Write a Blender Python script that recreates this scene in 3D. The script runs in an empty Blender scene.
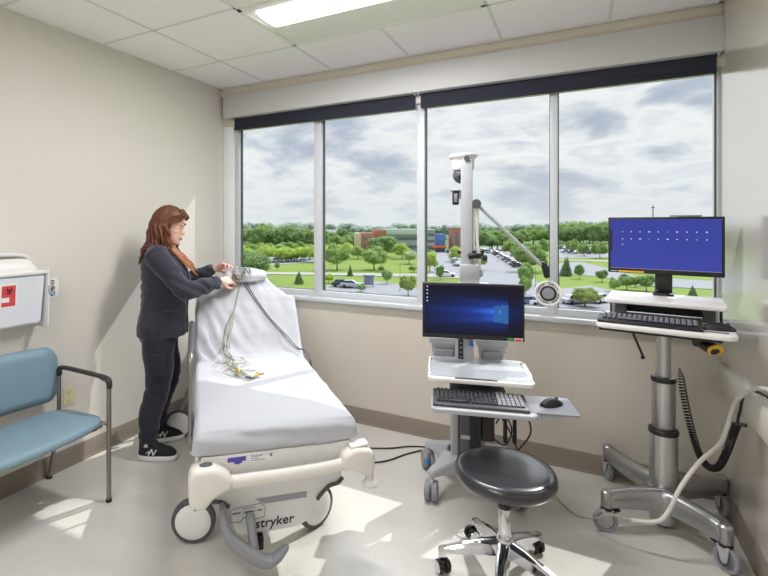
LE = [36, 27, 17, 3.0, 1.0]
import bpy, bmesh, math, random
from mathutils import Vector, Matrix, noise, Euler
random.seed(11)
PI = math.pi
sc = bpy.context.scene
col = sc.collection
R = math.radians

# ------------------------------------------------------------------ materials
def mat(name, c, rough=.5, metal=0., var=.06, scale=8., bump=0., bscale=60., coat=0., spec=None, stretch=None, emit=None, sheen=0.):
    m = bpy.data.materials.new(name); m.use_nodes = True
    nt = m.node_tree; N = nt.nodes; L = nt.links
    p = N['Principled BSDF']
    tc = N.new('ShaderNodeTexCoord')
    src = tc.outputs['Object']
    if stretch:
        mp = N.new('ShaderNodeMapping'); mp.inputs['Scale'].default_value = stretch
        L.new(src, mp.inputs['Vector']); src = mp.outputs['Vector']
    nz = N.new('ShaderNodeTexNoise'); nz.inputs['Scale'].default_value = scale; nz.inputs['Detail'].default_value = 4
    L.new(src, nz.inputs['Vector'])
    mx = N.new('ShaderNodeMix'); mx.data_type = 'RGBA'
    mx.inputs['A'].default_value = tuple(max(0, x*(1-var)) for x in c[:3])+(1,)
    mx.inputs['B'].default_value = tuple(min(1, x*(1+var)) for x in c[:3])+(1,)
    L.new(nz.outputs['Fac'], mx.inputs['Factor'])
    L.new(mx.outputs['Result'], p.inputs['Base Color'])
    p.inputs['Roughness'].default_value = rough
    p.inputs['Metallic'].default_value = metal
    if coat: p.inputs['Coat Weight'].default_value = coat; p.inputs['Coat Roughness'].default_value = .12 if 'wall' in name else .2 if 'vinyl' in name else .08
    if sheen: p.inputs['Sheen Weight'].default_value = sheen
    if spec is not None: p.inputs['Specular IOR Level'].default_value = spec
    if bump:
        n2 = N.new('ShaderNodeTexNoise'); n2.inputs['Scale'].default_value = bscale; n2.inputs['Detail'].default_value = 3
        L.new(src, n2.inputs['Vector'])
        b = N.new('ShaderNodeBump'); b.inputs['Strength'].default_value = bump; b.inputs['Distance'].default_value = .01
        L.new(n2.outputs['Fac'], b.inputs['Height']); L.new(b.outputs['Normal'], p.inputs['Normal'])
    if emit:
        p.inputs['Emission Color'].default_value = tuple(emit[:3])+(1,); p.inputs['Emission Strength'].default_value = emit[3]
    return m

def s2l(r, g, b):
    f = lambda v: (v/255/12.92) if v/255 <= .04045 else ((v/255+.055)/1.055)**2.4
    return (f(r), f(g), f(b))

M = {}
M['wall_l'] = mat('cream wall paint', s2l(226,222,213), .55, var=.015, scale=3, bump=.05, bscale=220)
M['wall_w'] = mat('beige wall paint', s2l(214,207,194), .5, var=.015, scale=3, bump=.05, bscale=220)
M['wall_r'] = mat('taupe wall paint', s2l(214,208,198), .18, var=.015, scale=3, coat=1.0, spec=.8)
M['cream_trim'] = mat('cream cornice', s2l(228,221,202), .6, var=.01)
M['fascia'] = mat('grey shade fascia', s2l(206,207,206), .5, var=.02)
M['base'] = mat('taupe rubber skirting', s2l(140,130,118), .5, var=.05, scale=10)
M['rail'] = mat('cream crash rail', s2l(212,208,196), .45, var=.02)
M['frame_w'] = mat('white window frame', s2l(206,210,214), .35, var=.01)
M['jamb'] = mat('jamb white with window light', s2l(250,251,253), .3, var=.005)  # frame white lightened, window light on the jamb put into its colour
M['frame_d'] = mat('dark window gasket', s2l(72,78,88), .5, var=.02)
M['shade'] = mat('navy shade fabric', s2l(40,42,56), .85, var=.1, scale=120)
M['white'] = mat('white plastic', s2l(238,238,236), .4, var=.015)
M['offwhite'] = mat('warm white plastic', s2l(228,228,226), .42, var=.02)
M['cream_pl'] = mat('cream plastic', s2l(228,226,218), .45, var=.02)
M['lgrey'] = mat('light grey plastic', s2l(180,183,188), .45, var=.02)
M['mgrey'] = mat('mid grey plastic', s2l(140,143,148), .5, var=.03)
M['dgrey'] = mat('dark grey plastic', s2l(84,86,90), .5, var=.04)
M['black'] = mat('black plastic', s2l(28,28,31), .42, var=.1)
M['rubber'] = mat('dark rubber', s2l(58,58,60), .7, var=.08)
M['alu'] = mat('brushed aluminium', s2l(196,197,199), .3, 1., var=.05, scale=30, stretch=(1,1,.05))
M['cast'] = mat('cast grey metal', s2l(172,173,174), .32, .85, var=.04, scale=12)
M['steel'] = mat('satin steel tube', s2l(150,146,142), .35, .9, var=.04, scale=12)
M['chrome'] = mat('chrome', s2l(225,226,230), .08, 1., var=.02)
M['leather'] = mat('black vinyl', s2l(36,37,44), .3, var=.08, scale=20, bump=.03, bscale=300, coat=.8)
M['blue_seat'] = mat('blue vinyl upholstery', s2l(130,158,172), .5, var=.04, scale=14, bump=.05, bscale=260)
M['arm_black'] = mat('charcoal armrest', s2l(54,50,52), .5, var=.06)
M['sheet'] = mat('white cotton sheet', s2l(186,190,196), .8, var=.015, scale=5, bump=.12, bscale=14, sheen=.2)
M['mattress'] = mat('grey mattress cover', s2l(120,124,132), .6)
M['skin'] = mat('skin', s2l(228,182,162), .5, var=.06, scale=26)
M['lips'] = mat('lips', s2l(178,88,84), .4)
M['brow'] = mat('eyebrow', s2l(120,70,42), .7)
M['eye'] = mat('eye', s2l(235,232,228), .2)
M['iris'] = mat('iris', s2l(60,70,70), .2)
M['hair'] = mat('auburn hair', s2l(106,62,40), .5, var=.6, scale=26, stretch=(1,1,.22))
M['hair2'] = mat('copper hair ends', s2l(190,128,88), .45, var=.35, scale=30, stretch=(1,1,.2))
M['jacket'] = mat('dark navy jacket cloth', s2l(40,41,55), .8, var=.12, scale=9, bump=.35, bscale=16, sheen=.25)
M['cuff'] = mat('ribbed cuff', s2l(58,62,78), .8, var=.1, scale=60)
M['trousers'] = mat('navy scrub trousers', s2l(30,31,48), .8, var=.15, scale=9, bump=.4, bscale=14, sheen=.2)
M['tunic'] = mat('grey blue scrub top', s2l(124,132,152), .8, var=.1, scale=14, bump=.3, bscale=18)
M['shoe'] = mat('black mesh shoe', s2l(30,31,36), .75, var=.2, scale=90, bump=.2, bscale=200)
M['sole'] = mat('white shoe sole', s2l(236,236,238), .6)
M['sock'] = mat('white sock', s2l(228,226,226), .85, bump=.2, bscale=120)
M['yellow'] = mat('yellow plastic', s2l(226,176,40), .4)
M['green_lab'] = mat('green sticker', s2l(70,150,60), .5)
M['red_lab'] = mat('red sticker', s2l(206,60,66), .5)
M['blue_lab'] = mat('blue sticker', s2l(50,130,200), .5)
M['purple_lab'] = mat('purple sticker', s2l(84,76,170), .5)
M['ink'] = mat('black ink', s2l(30,30,34), .6)
M['ink_grey'] = mat('grey ink', s2l(120,122,126), .6)
M['stripe'] = mat('grey decal stripe', s2l(156,158,164), .5)
M['ivory'] = mat('ivory outlet plastic', s2l(224,216,176), .4)
M['wire_grey'] = mat('grey green wire', s2l(136,138,112), .5, var=.3, scale=30)
M['wire_dark'] = mat('dark grey cable', s2l(78,80,90), .5)
M['wire_white'] = mat('white hose', s2l(216,214,206), .5)
M['wire_black'] = mat('black cable', s2l(34,34,36), .5)
M['pink'] = mat('pink clip', s2l(224,120,120), .5)
M['gold'] = mat('yellow wire tie', s2l(206,170,60), .5)
M['key_glare'] = mat('glare toned keycaps', s2l(118,119,130), .4)  # dark keys lightened, glare on them put into the colour
M['hose_tail'] = mat('clear grey tubing', s2l(170,168,160), .5)
M['key_dark'] = mat('keyboard body', s2l(70,72,78), .4)
M['key'] = mat('keycaps', s2l(66,67,74), .4)
M['key_l'] = mat('silver keycaps', s2l(168,170,178), .4)
M['silver'] = mat('silver tray laminate', s2l(188,192,198), .3, .2, var=.03)

def floor_mat():
    m = mat('polished vinyl floor', s2l(214,212,206), .2, var=.025, scale=2.2, bump=.015, bscale=3)
    nt = m.node_tree; N = nt.nodes; L = nt.links; p = N['Principled BSDF']
    prev = p.inputs['Base Color'].links[0].from_socket
    tc = [n for n in N if n.type == 'TEX_COORD'][0]
    v = N.new('ShaderNodeTexNoise'); v.inputs['Scale'].default_value = 38; v.inputs['Detail'].default_value = 6; v.inputs['Roughness'].default_value = .7
    L.new(tc.outputs['Object'], v.inputs['Vector'])
    r = N.new('ShaderNodeValToRGB'); r.color_ramp.elements[0].position = .35; r.color_ramp.elements[0].color = (.955,.95,.94,1); r.color_ramp.elements[1].position = .62; r.color_ramp.elements[1].color = (1,1,1,1)
    L.new(v.outputs['Fac'], r.inputs['Fac'])
    mx = N.new('ShaderNodeMix'); mx.data_type = 'RGBA'; mx.blend_type = 'MULTIPLY'; mx.inputs['Factor'].default_value = 1
    L.new(prev, mx.inputs['A']); L.new(r.outputs['Color'], mx.inputs['B']); L.new(mx.outputs['Result'], p.inputs['Base Color'])
    return m
M['floor'] = floor_mat()

def ceiling_mat():
    m = mat('acoustic ceiling tile', s2l(255,251,255), .85, var=.02, scale=40, bump=.25, bscale=160)
    return m
M['ceil'] = ceiling_mat()
M['tbar'] = mat('white ceiling grid', s2l(226,227,227), .5, var=.01)

def glass_mat():
    m = bpy.data.materials.new('window glass'); m.use_nodes = True
    N = m.node_tree.nodes; L = m.node_tree.links; N.clear()
    o = N.new('ShaderNodeOutputMaterial'); t = N.new('ShaderNodeBsdfTransparent'); g = N.new('ShaderNodeBsdfGlossy')
    t.inputs['Color'].default_value = (.97, .985, .98, 1); g.inputs['Roughness'].default_value = .0
    f = N.new('ShaderNodeFresnel'); f.inputs['IOR'].default_value = 1.12
    x = N.new('ShaderNodeMixShader')
    L.new(f.outputs[0], x.inputs[0]); L.new(t.outputs[0], x.inputs[1]); L.new(g.outputs[0], x.inputs[2]); L.new(x.outputs[0], o.inputs['Surface'])
    return m
M['glass'] = glass_mat()

def clear_mat():
    m = bpy.data.materials.new('clear plastic'); m.use_nodes = True
    N = m.node_tree.nodes; L = m.node_tree.links; N.clear()
    o = N.new('ShaderNodeOutputMaterial'); t = N.new('ShaderNodeBsdfTransparent'); p = N.new('ShaderNodeBsdfPrincipled')
    p.inputs['Base Color'].default_value = (.50, .53, .50, 1); p.inputs['Roughness'].default_value = .15
    x = N.new('ShaderNodeMixShader'); x.inputs[0].default_value = .7
    L.new(t.outputs[0], x.inputs[1]); L.new(p.outputs[0], x.inputs[2]); L.new(x.outputs[0], o.inputs['Surface'])
    return m
M['clear'] = clear_mat()

def film_mat():
    m = clear_mat(); m.name = 'crinkled clear film'; N = m.node_tree.nodes
    for n in N:
        if n.type == 'BSDF_PRINCIPLED': n.inputs['Base Color'].default_value = (.85,.86,.86,1)
        if n.type == 'MIX_SHADER': n.inputs[0].default_value = .35
    return m
M['film'] = film_mat()
def emit_mat(name, c, s):
    m = bpy.data.materials.new(name); m.use_nodes = True
    N = m.node_tree.nodes; L = m.node_tree.links; N.clear()
    o = N.new('ShaderNodeOutputMaterial'); e = N.new('ShaderNodeEmission')
    e.inputs['Color'].default_value = tuple(c)+(1,); e.inputs['Strength'].default_value = s
    L.new(e.outputs[0], o.inputs['Surface']); return m

def screen_mat(name, kind):
    # procedural picture on the lit screen, driven by the screen's own UV
    m = bpy.data.materials.new(name); m.use_nodes = True
    N = m.node_tree.nodes; L = m.node_tree.links
    p = N['Principled BSDF']; p.inputs['Base Color'].default_value = (.004,.004,.007,1); p.inputs['Roughness'].default_value = .4; p.inputs['Specular IOR Level'].default_value = .12
    uv = N.new('ShaderNodeTexCoord'); sep = N.new('ShaderNodeSeparateXYZ'); L.new(uv.outputs['UV'], sep.inputs[0])
    def mth(op, a, b=None, c=None):
        n = N.new('ShaderNodeMath'); n.operation = op
        for i, v in enumerate((a, b, c)):
            if v is None: continue
            if isinstance(v, (int, float)): n.inputs[i].default_value = v
            else: L.new(v, n.inputs[i])
        return n.outputs[0]
    U, V = sep.outputs[0], sep.outputs[1]
    if kind == 'beam':
        du = mth('SUBTRACT', .86, U)                       # distance to the left of the light
        wid = mth('MULTIPLY_ADD', mth('ABSOLUTE', du), .16, .24)
        dv = mth('DIVIDE', mth('SUBTRACT', V, .46), wid)
        a = mth('POWER', 2.718, mth('MULTIPLY', mth('MULTIPLY', dv, dv), -1.6))
        fall = mth('POWER', 2.718, mth('MULTIPLY', mth('ABSOLUTE', mth('SUBTRACT', U, .80)), -3.0))
        st = mth('SINE', mth('MULTIPLY', dv, 9.0)); st = mth('MULTIPLY_ADD', st, .18, .82)
        right = mth('LESS_THAN', U, .86)
        right = mth('MULTIPLY_ADD', right, .86, .14)
        f = mth('MULTIPLY', mth('MULTIPLY', mth('MULTIPLY', a, fall), st), right)
        rp = N.new('ShaderNodeValToRGB'); L.new(f, rp.inputs[0])
        e = rp.color_ramp.elements; e[0].color = (.006,.006,.012,1); e[1].color = (.10,.42,1.0,1)
        k = e.new(.35); k.color = (.012,.035,.22,1); k = e.new(.7); k.color = (.03,.12,.62,1)
        L.new(rp.outputs[0], p.inputs['Emission Color']); p.inputs['Emission Strength'].default_value = 1.25
    else:
        nz = N.new('ShaderNodeTexNoise'); nz.inputs['Scale'].default_value = 1.5; L.new(uv.outputs['UV'], nz.inputs['Vector'])
        f = mth('ADD', mth('MULTIPLY', V, .35), mth('MULTIPLY', nz.outputs['Fac'], .5))
        rp = N.new('ShaderNodeValToRGB'); L.new(f, rp.inputs[0])
        e = rp.color_ramp.elements; e[0].color = (*s2l(66,76,168),1); e[1].color = (*s2l(50,62,150),1)
        L.new(rp.outputs[0], p.inputs['Emission Color']); p.inputs['Emission Strength'].default_value = .95
    return m
M['scr_beam'] = screen_mat('dark desktop with blue beam', 'beam')
M['scr_blue'] = screen_mat('blue desktop', 'blue')
M['logo_glow'] = emit_mat('pale blue panes', (.05,.17,.46), .8)
M['icon_w'] = emit_mat('white icons', (.75,.8,.85), .8)
M['icon_g'] = emit_mat('green icons', (.15,.6,.3), .7)
M['taskbar'] = emit_mat('pale taskbar', s2l(150,140,170), .8)
M['diffuser'] = emit_mat('lit diffuser', (1,.985,.95), 2.6)

# ------------------------------------------------------------------ geometry kit
class G:
    def __init__(s): s.bm = bmesh.new()
    def box(s, c, sz, rot=None, bev=0., seg=2, taper=None):
        b = bmesh.new(); bmesh.ops.create_cube(b, size=1)
        for v in b.verts:
            t = 1.
            if taper and v.co.z > 0: t = taper
            v.co = Vector((v.co.x*sz[0]*t, v.co.y*sz[1]*t, v.co.z*sz[2]))
        if bev: bmesh.ops.bevel(b, geom=list(b.edges), offset=min(bev, min(sz)*.49), segments=seg, profile=.5, affect='EDGES')
        mtx = Matrix.Translation(c)
        if rot: mtx = mtx @ Euler(rot).to_matrix().to_4x4()
        b.transform(mtx); s._add(b); return s
    def _add(s, b):
        me = bpy.data.meshes.new('tmp'); b.to_mesh(me); b.free(); s.bm.from_mesh(me); bpy.data.meshes.remove(me)
    def loft(s, rings, cap=True, closed=True):
        vs = [[s.bm.verts.new(p) for p in r] for r in rings]
        n = len(rings[0])
        for a, b in zip(vs, vs[1:]):
            for i in range(n if closed else n-1):
                j = (i+1) % n
                try: s.bm.faces.new((a[i], a[j], b[j], b[i]))
                except ValueError: pass
        if cap:
            try: s.bm.faces.new(list(reversed(vs[0]))); s.bm.faces.new(vs[-1])
            except ValueError: pass
        return s
    def tube(s, pts, r, n=10, flat=1., cap=True, up=None, closed=False, round_end=False):
        pts = [Vector(p) for p in pts]; k = len(pts)
        rs = list(r) if isinstance(r, (list, tuple)) else [r]*k
        if round_end:
            a = (pts[1]-pts[0]).normalized(); z = (pts[-1]-pts[-2]).normalized()
            pts = [pts[0]-a*rs[0]*.9, pts[0]-a*rs[0]*.5]+pts+[pts[-1]+z*rs[-1]*.5, pts[-1]+z*rs[-1]*.9]
            rs = [rs[0]*.35, rs[0]*.85]+rs+[rs[-1]*.85, rs[-1]*.35]; k = len(pts)
        rings = []; prev = Vector(up) if up else None
        for i, p in enumerate(pts):
            if closed: t = (pts[(i+1) % k]-pts[i-1]).normalized()
            else: t = (pts[min(i+1, k-1)]-pts[max(i-1, 0)])
            if t.length < 1e-9: t = Vector((0,0,1))
            t.normalize()
            if prev is None:
                prev = Vector((0,0,1)) if abs(t.z) < .9 else Vector((1,0,0))
            u = prev - t*prev.dot(t)
            if u.length < 1e-6: u = t.orthogonal()
            u.normalize(); prev = u; v = t.cross(u)
            rings.append([p+(u*math.cos(2*PI*j/n)+v*math.sin(2*PI*j/n)*flat)*rs[i] for j in range(n)])
        if closed: rings.append(rings[0]); cap = False
        return s.loft(rings, cap)
    def cyl(s, a, b, r, r2=None, n=20): return s.tube([a, b], [r, r if r2 is None else r2], n)
    def lathe(s, prof, c=(0,0,0), axis=(0,0,1), n=28):
        q = Vector((0,0,1)).rotation_difference(Vector(axis).normalized()); c = Vector(c)
        rings = [[c+q @ Vector((r*math.cos(2*PI*j/n), r*math.sin(2*PI*j/n), z)) for j in range(n)] for r, z in prof]
        return s.loft(rings, True)
    def prism(s, poly, d0, d1, fn, bev=0.):
        # polygon (a,b) swept from d0 to d1; fn(a,b,d) -> point
        b = bmesh.new()
        A = [b.verts.new(fn(x, y, d0)) for x, y in poly]; B = [b.verts.new(fn(x, y, d1)) for x, y in poly]
        n = len(poly); b.faces.new(list(reversed(A))); b.faces.new(B)
        for i in range(n): b.faces.new((A[i], A[(i+1) % n], B[(i+1) % n], B[i]))
        bmesh.ops.recalc_face_normals(b, faces=list(b.faces))
        if bev:
            es = [e for e in b.edges if len(e.link_faces) == 2 and e.calc_face_angle(0) > .5]
            bmesh.ops.bevel(b, geom=es, offset=bev, segments=3, profile=.5, affect='EDGES')
        s._add(b); return s
    def sphere(s, c, r, u=16, v=12, rot=None):
        b = bmesh.new(); bmesh.ops.create_uvsphere(b, u_segments=u, v_segments=v, radius=1)
        rr = r if isinstance(r, (tuple, list)) else (r, r, r)
        m = Matrix.Translation(c)
        if rot: m = m @ Euler(rot).to_matrix().to_4x4()
        b.transform(m @ Matrix.Diagonal((*rr, 1))); s._add(b); return s
    def quad(s, a, b, c, d):
        s.bm.faces.new([s.bm.verts.new(p) for p in (a, b, c, d)]); return s
    def xf(s, m): s.bm.transform(m); return s
    def displace(s, f):
        s.bm.normal_update()
        for v in s.bm.verts: v.co += v.normal*f(v.co)
        return s

def finish(me, angle=38):
    b = bmesh.new(); b.from_mesh(me)
    bmesh.ops.recalc_face_normals(b, faces=list(b.faces))
    for f in b.faces: f.smooth = True
    for e in b.edges:
        if len(e.link_faces) == 2 and e.calc_face_angle(0) > R(angle): e.smooth = False
    b.to_mesh(me); b.free()

def obj(name, g, m, parent=None, angle=38, subsurf=0, recalc=True):
    me = bpy.data.meshes.new(name); g.bm.to_mesh(me); g.bm.free()
    if recalc: finish(me, angle)
    o = bpy.data.objects.new(name, me); col.objects.link(o)
    me.materials.append(m)
    if subsurf:
        s = o.modifiers.new('s', 'SUBSURF'); s.levels = subsurf; s.render_levels = subsurf
    if parent: o.parent = parent
    return o

def baked(g, voxel, smooth=4, sfac=.5):
    me = bpy.data.meshes.new('tmpb'); 
    bmesh.ops.recalc_face_normals(g.bm, faces=list(g.bm.faces)); g.bm.to_mesh(me); g.bm.free()
    o = bpy.data.objects.new('tmpb', me); col.objects.link(o)
    r = o.modifiers.new('r', 'REMESH'); r.mode = 'VOXEL'; r.voxel_size = voxel; r.use_smooth_shade = True
    if smooth:
        s = o.modifiers.new('s', 'SMOOTH'); s.iterations = smooth; s.factor = sfac
    dg = bpy.context.evaluated_depsgraph_get(); dg.update()
    out = bpy.data.meshes.new_from_object(o.evaluated_get(dg))
    bpy.data.objects.remove(o); bpy.data.meshes.remove(me)
    ng = G(); ng.bm.from_mesh(out); bpy.data.meshes.remove(out)
    return ng

def cr(pts, n=6):
    pts = [Vector(p) for p in pts]; out = []
    for i in range(len(pts)-1):
        p0, p1, p2, p3 = pts[max(i-1, 0)], pts[i], pts[i+1], pts[min(i+2, len(pts)-1)]
        for k in range(n):
            t = k/n
            out.append(.5*((2*p1)+(-p0+p2)*t+(2*p0-5*p1+4*p2-p3)*t*t+(-p0+3*p1-3*p2+p3)*t**3))
    out.append(pts[-1]); return out

def tag(o, label=None, cat=None, group=None, kind=None):
    if label: o['label'] = label
    if cat: o['category'] = cat
    if group: o['group'] = group
    if kind: o['kind'] = kind
    return o
def thing(name, label, cat, loc=(0,0,0), rz=0., group=None):
    o = bpy.data.objects.new(name, None); col.objects.link(o); o.empty_display_size = .1
    o.location = loc; o.rotation_euler = (0,0,rz)
    return tag(o, label, cat, group)
def struct(name, g, m, parent=None, **k):
    o = obj(name, g, m, parent, **k)
    if parent is None: o['kind'] = 'structure'
    return o
def copy_tree(o, parent=None):
    c = o.copy(); col.objects.link(c)
    if parent: c.parent = parent
    for ch in list(o.children): copy_tree(ch, c)
    return c
def text_g(s, size, depth, M4, font_sx=1.):
    cu = bpy.data.curves.new('t', 'FONT'); cu.body = s; cu.size = size; cu.extrude = depth; cu.align_x = 'CENTER'; cu.align_y = 'CENTER'
    o = bpy.data.objects.new('t', cu); col.objects.link(o)
    dg = bpy.context.evaluated_depsgraph_get(); dg.update()
    me = bpy.data.meshes.new_from_object(o.evaluated_get(dg)); bpy.data.objects.remove(o)
    g = G(); g.bm.from_mesh(me); bpy.data.meshes.remove(me)
    g.xf(M4 @ Matrix.Diagonal((font_sx, 1, 1, 1))); return g
def basis(o, x, y, z):
    m = Matrix.Identity(4)
    for i, v in enumerate((x, y, z)):
        for j in range(3): m[j][i] = v[j]
    for j in range(3): m[j][3] = o[j]
    return m
def uvquad(name, a, b, c, d, m, parent):
    me = bpy.data.meshes.new(name); me.from_pydata([a, b, c, d], [], [(0,1,2,3)])
    uv = me.uv_layers.new(); 
    for i, p in enumerate(((0,0),(1,0),(1,1),(0,1))): uv.data[i].uv = p
    me.materials.append(m); o = bpy.data.objects.new(name, me); col.objects.link(o); o.parent = parent; return o
# ------------------------------------------------------------------ camera (upright, shifted lens)
cd = bpy.data.cameras.new('camera'); cam = bpy.data.objects.new('camera', cd); col.objects.link(cam)
cam.location = (2.87, 0, 1.54); cam.rotation_euler = (PI/2, 0, R(28.3))
cd.sensor_width = 36; cd.lens = 36*474/768; cd.shift_x = 60/768; cd.shift_y = -63/768; cd.clip_start = .02; cd.clip_end = 3000
sc.camera = cam

# ------------------------------------------------------------------ room shell
W, D, HC, BK = 3.568, 3.38, 2.77, -2.4
g = G(); g.box((W/2, (D+BK)/2, -.05), (W+.4, D-BK+.4, .1)); struct('floor', g, M['floor'])
g = G(); g.box((W/2, (D+BK)/2, HC+.05), (W+.4, D-BK+.4, .1)); struct('ceiling', g, M['ceil'])
# ceiling grid: T bars along both directions
g = G(); zc = HC-.0015
for x in (.497, 1.147, 1.777, 2.417, 3.03):
    g.box((x, (D+BK)/2, zc), (.016, D-BK, .003))
for k in range(-7, 1):
    y = 2.767+k*.64
    g.box((W/2, y, zc), (W, .016, .003))
g.box((.011, (D+BK)/2, zc), (.022, D-BK, .01)); g.box((W-.011, (D+BK)/2, zc), (.022, D-BK, .01)); g.box((W/2, D-.055, zc), (W, .022, .01))
o = struct('trim_ceiling_grid', g, M['tbar'])
g = G(); g.box((-.1, (D+BK)/2, HC/2), (.2, D-BK+.4, HC)); struct('wall_left', g, M['wall_l'])
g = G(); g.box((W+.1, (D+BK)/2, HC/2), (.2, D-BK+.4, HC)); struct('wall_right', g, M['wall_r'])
g = G(); g.box((W/2, BK-.1, HC/2), (W, .2, HC)); struct('wall_back', g, M['wall_l'])
# window wall: below the sill, above the head, sliver at both ends
g = G()
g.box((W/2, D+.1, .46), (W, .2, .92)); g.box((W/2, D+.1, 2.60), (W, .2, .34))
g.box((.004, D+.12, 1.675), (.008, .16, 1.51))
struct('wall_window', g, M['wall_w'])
g = G(); g.box((W/2, D-.02, 2.732), (W, .04, .076), bev=.006); struct('trim_cornice', g, M['cream_trim'])
g = G(); g.box(((W+.06)/2, D-.035, 2.592), (W-.06, .07, .195), bev=.003); struct('trim_shade_fascia', g, M['fascia'])
def skirting(name, a, b, nrm):
    a, b = Vector(a), Vector(b); n = Vector(nrm); t = (b-a).normalized()
    prof = [(0,0),(.016,0),(.011,.012),(.009,.02),(.009,.112),(.004,.12),(0,.12)]
    g = G(); g.loft([[a+n*u+Vector((0,0,v)) for u, v in prof], [b+n*u+Vector((0,0,v)) for u, v in prof]]); struct(name, g, M['base'])
skirting('baseboard_left', (0,BK,0), (0,D,0), (1,0,0))
skirting('baseboard_window', (0,D,0), (W,D,0), (0,-1,0))
skirting('baseboard_right', (W,BK,0), (W,D,0), (-1,0,0))
g = G()
prof = [(0,.64),(.02,.64),(.03,.655),(.03,.77),(.02,.785),(0,.785)]
g.loft([[Vector((W-u, BK, v)) for u, v in prof], [Vector((W-u, D, v)) for u, v in prof]]); struct('trim_crash_rail', g, M['rail'])

# window with four panes
win = bpy.data.objects.new('window_1', None); col.objects.link(win); win.location = (0, D, .92); tag(win, kind='structure')
def wl(x, y, z): return (x, y-D, z-.92)
YG = 3.47
g = G()
g.box(wl(W/2, YG-.039, .962), (W-.08, .052, .075), bev=.004); g.box(wl(W/2, YG-.039, 2.44), (W-.08, .052, .08), bev=.004)
g.box(wl(3.5625, YG-.039, 1.69), (.011, .052, 1.5), bev=.002)
obj('window_frame', g, M['frame_w'], win)
g = G(); g.box(wl(.060, YG-.050, 1.69), (.112, .074, 1.5), bev=.004); obj('side_jamb', g, M['jamb'], win)
g = G(); g.box(wl(.138, YG-.040, 1.69), (.048, .054, 1.5), bev=.004); obj('side_stile', g, M['frame_w'], win)
for x0, x1 in ((.943,1.012),(1.816,1.872),(2.703,2.748)):
    g = G(); g.box(wl((x0+x1)/2, YG-.041, 1.69), (x1-x0, .052, 1.44), bev=.003); obj('mullion', g, M['frame_w'], win)
panes = [(.160,.943),(1.012,1.816),(1.872,2.703),(2.748,3.557)]
for x0, x1 in panes:
    g = G(); z0, z1 = .998, 2.42; t = .009
    for a in (x0-.004, x1+.004-t): g.box(wl(a+t/2, YG-.02, (z0+z1)/2), (t, .03, z1-z0))
    for z in (z0, z1): g.box(wl((x0+x1)/2, YG-.02, z), (x1-x0, .03, t))
    obj('gasket', g, M['frame_d'], win)
    g = G(); g.box(wl((x0+x1)/2, YG-.02, 1.70), (x1-x0+.006, .006, 1.43)); obj('glass_pane', g, M['glass'], win)
g = G(); g.box(wl(W/2+.02, D-.0, .938), (W-.04, .09, .034), bev=.008); obj('window_sill', g, M['frame_w'], win)

# two roller shades, mostly raised
def shade(x0, x1, label):
    t = thing('roller_shade', label, 'window shade', ((x0+x1)/2, D-.03, 2.50), 0, 'roller shades over the window'); w = x1-x0
    g = G(); g.lathe([(.001,0),(.03,0),(.03,w),(.001,w)], (-w/2,0,.03), (1,0,0), 16); obj('roller_tube', g, M['dgrey'], t)
    g = G(); g.box((0, .03-.012, -.04), (w, .003, .14)); obj('shade_fabric', g, M['shade'], t)
    g = G(); g.box((0, .018, -.1), (w, .014, .026), bev=.005); obj('hem_bar', g, M['shade'], t)
    for sx in (-1, 1):
        g = G(); g.box((sx*(w/2+.006), .0, .015), (.008, .05, .07), bev=.002); obj('bracket', g, M['lgrey'], t)
    return t
shade(.145, 1.815, 'shorter dark navy roller shade over the two left window panes')
shade(1.855, 3.545, 'longer dark navy roller shade over the two right window panes')

# recessed ceiling lights
def troffer(x, y, label, sx=1.26, sy=.62):
    t = thing('ceiling_light', label, 'ceiling light', (x, y, HC), 0)
    g = G()
    for s in (-1, 1):
        g.box((s*(sx/2-.014), 0, -.006), (.028, sy, .012), bev=.002); g.box((0, s*(sy/2-.014), -.006), (sx, .028, .012), bev=.002)
    obj('light_frame', g, M['white'], t)
    for s in (-1, 1):
        wd_ = .15 if s < 0 else .29; g = G(); g.box((0, -.13+s*(.12+wd_/2), -.004), (sx-.02, wd_+.02, .004)); obj('reflector_panel', g, M['white'], t)
    g = G(); n = 14; rings = []
    for x_ in (-sx/2+.09, sx/2-.09):
        rings.append([(x_, -.13+.115*math.cos(PI*k/n), -.010-.02*math.sin(PI*k/n)) for k in range(n+1)])
    g.loft(rings); obj('diffuser', g, M['diffuser'], t)
    return t
troffer(1.782, 2.447, 'recessed white ceiling light with bright centre lens, near the window')
for (x, y) in ((1.782, -.09),):  # extra fixture behind the camera, added to go with the fill lamp
    troffer(x, y, 'added unseen white ceiling light with bright lens, back of the room')

# ------------------------------------------------------------------ lamps and world
def area(name, loc, sx, sy, e, rot=(0,0,0), c=(1,.975,1.0)):
    l = bpy.data.lights.new(name, 'AREA'); l.shape = 'RECTANGLE'; l.size = sx; l.size_y = sy; l.energy = e; l.color = c
    o = bpy.data.objects.new(name, l); col.objects.link(o); o.location = loc; o.rotation_euler = rot; return o
area('troffer lamp near window', (1.782, 2.317, HC-.06), 1.06, .20, LE[0])
area('fill lamp back', (1.782, -.09, HC-.05), 1.1, .5, LE[1])  # added lamp, fills the room from behind the camera
area('fill lamp rear', (1.782, -1.7, HC-.05), 1.1, .5, LE[2])  # second added fill lamp
sd = Vector((-.42, -1, -1.16)).normalized()
sl = bpy.data.lights.new('sun', 'SUN'); sl.energy = LE[3]; sl.angle = R(.6); sl.color = (1, .97, .93)
so = bpy.data.objects.new('sun', sl); col.objects.link(so); so.rotation_euler = sd.to_track_quat('-Z', 'Y').to_euler(); so.location = (10, 30, 40)

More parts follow.
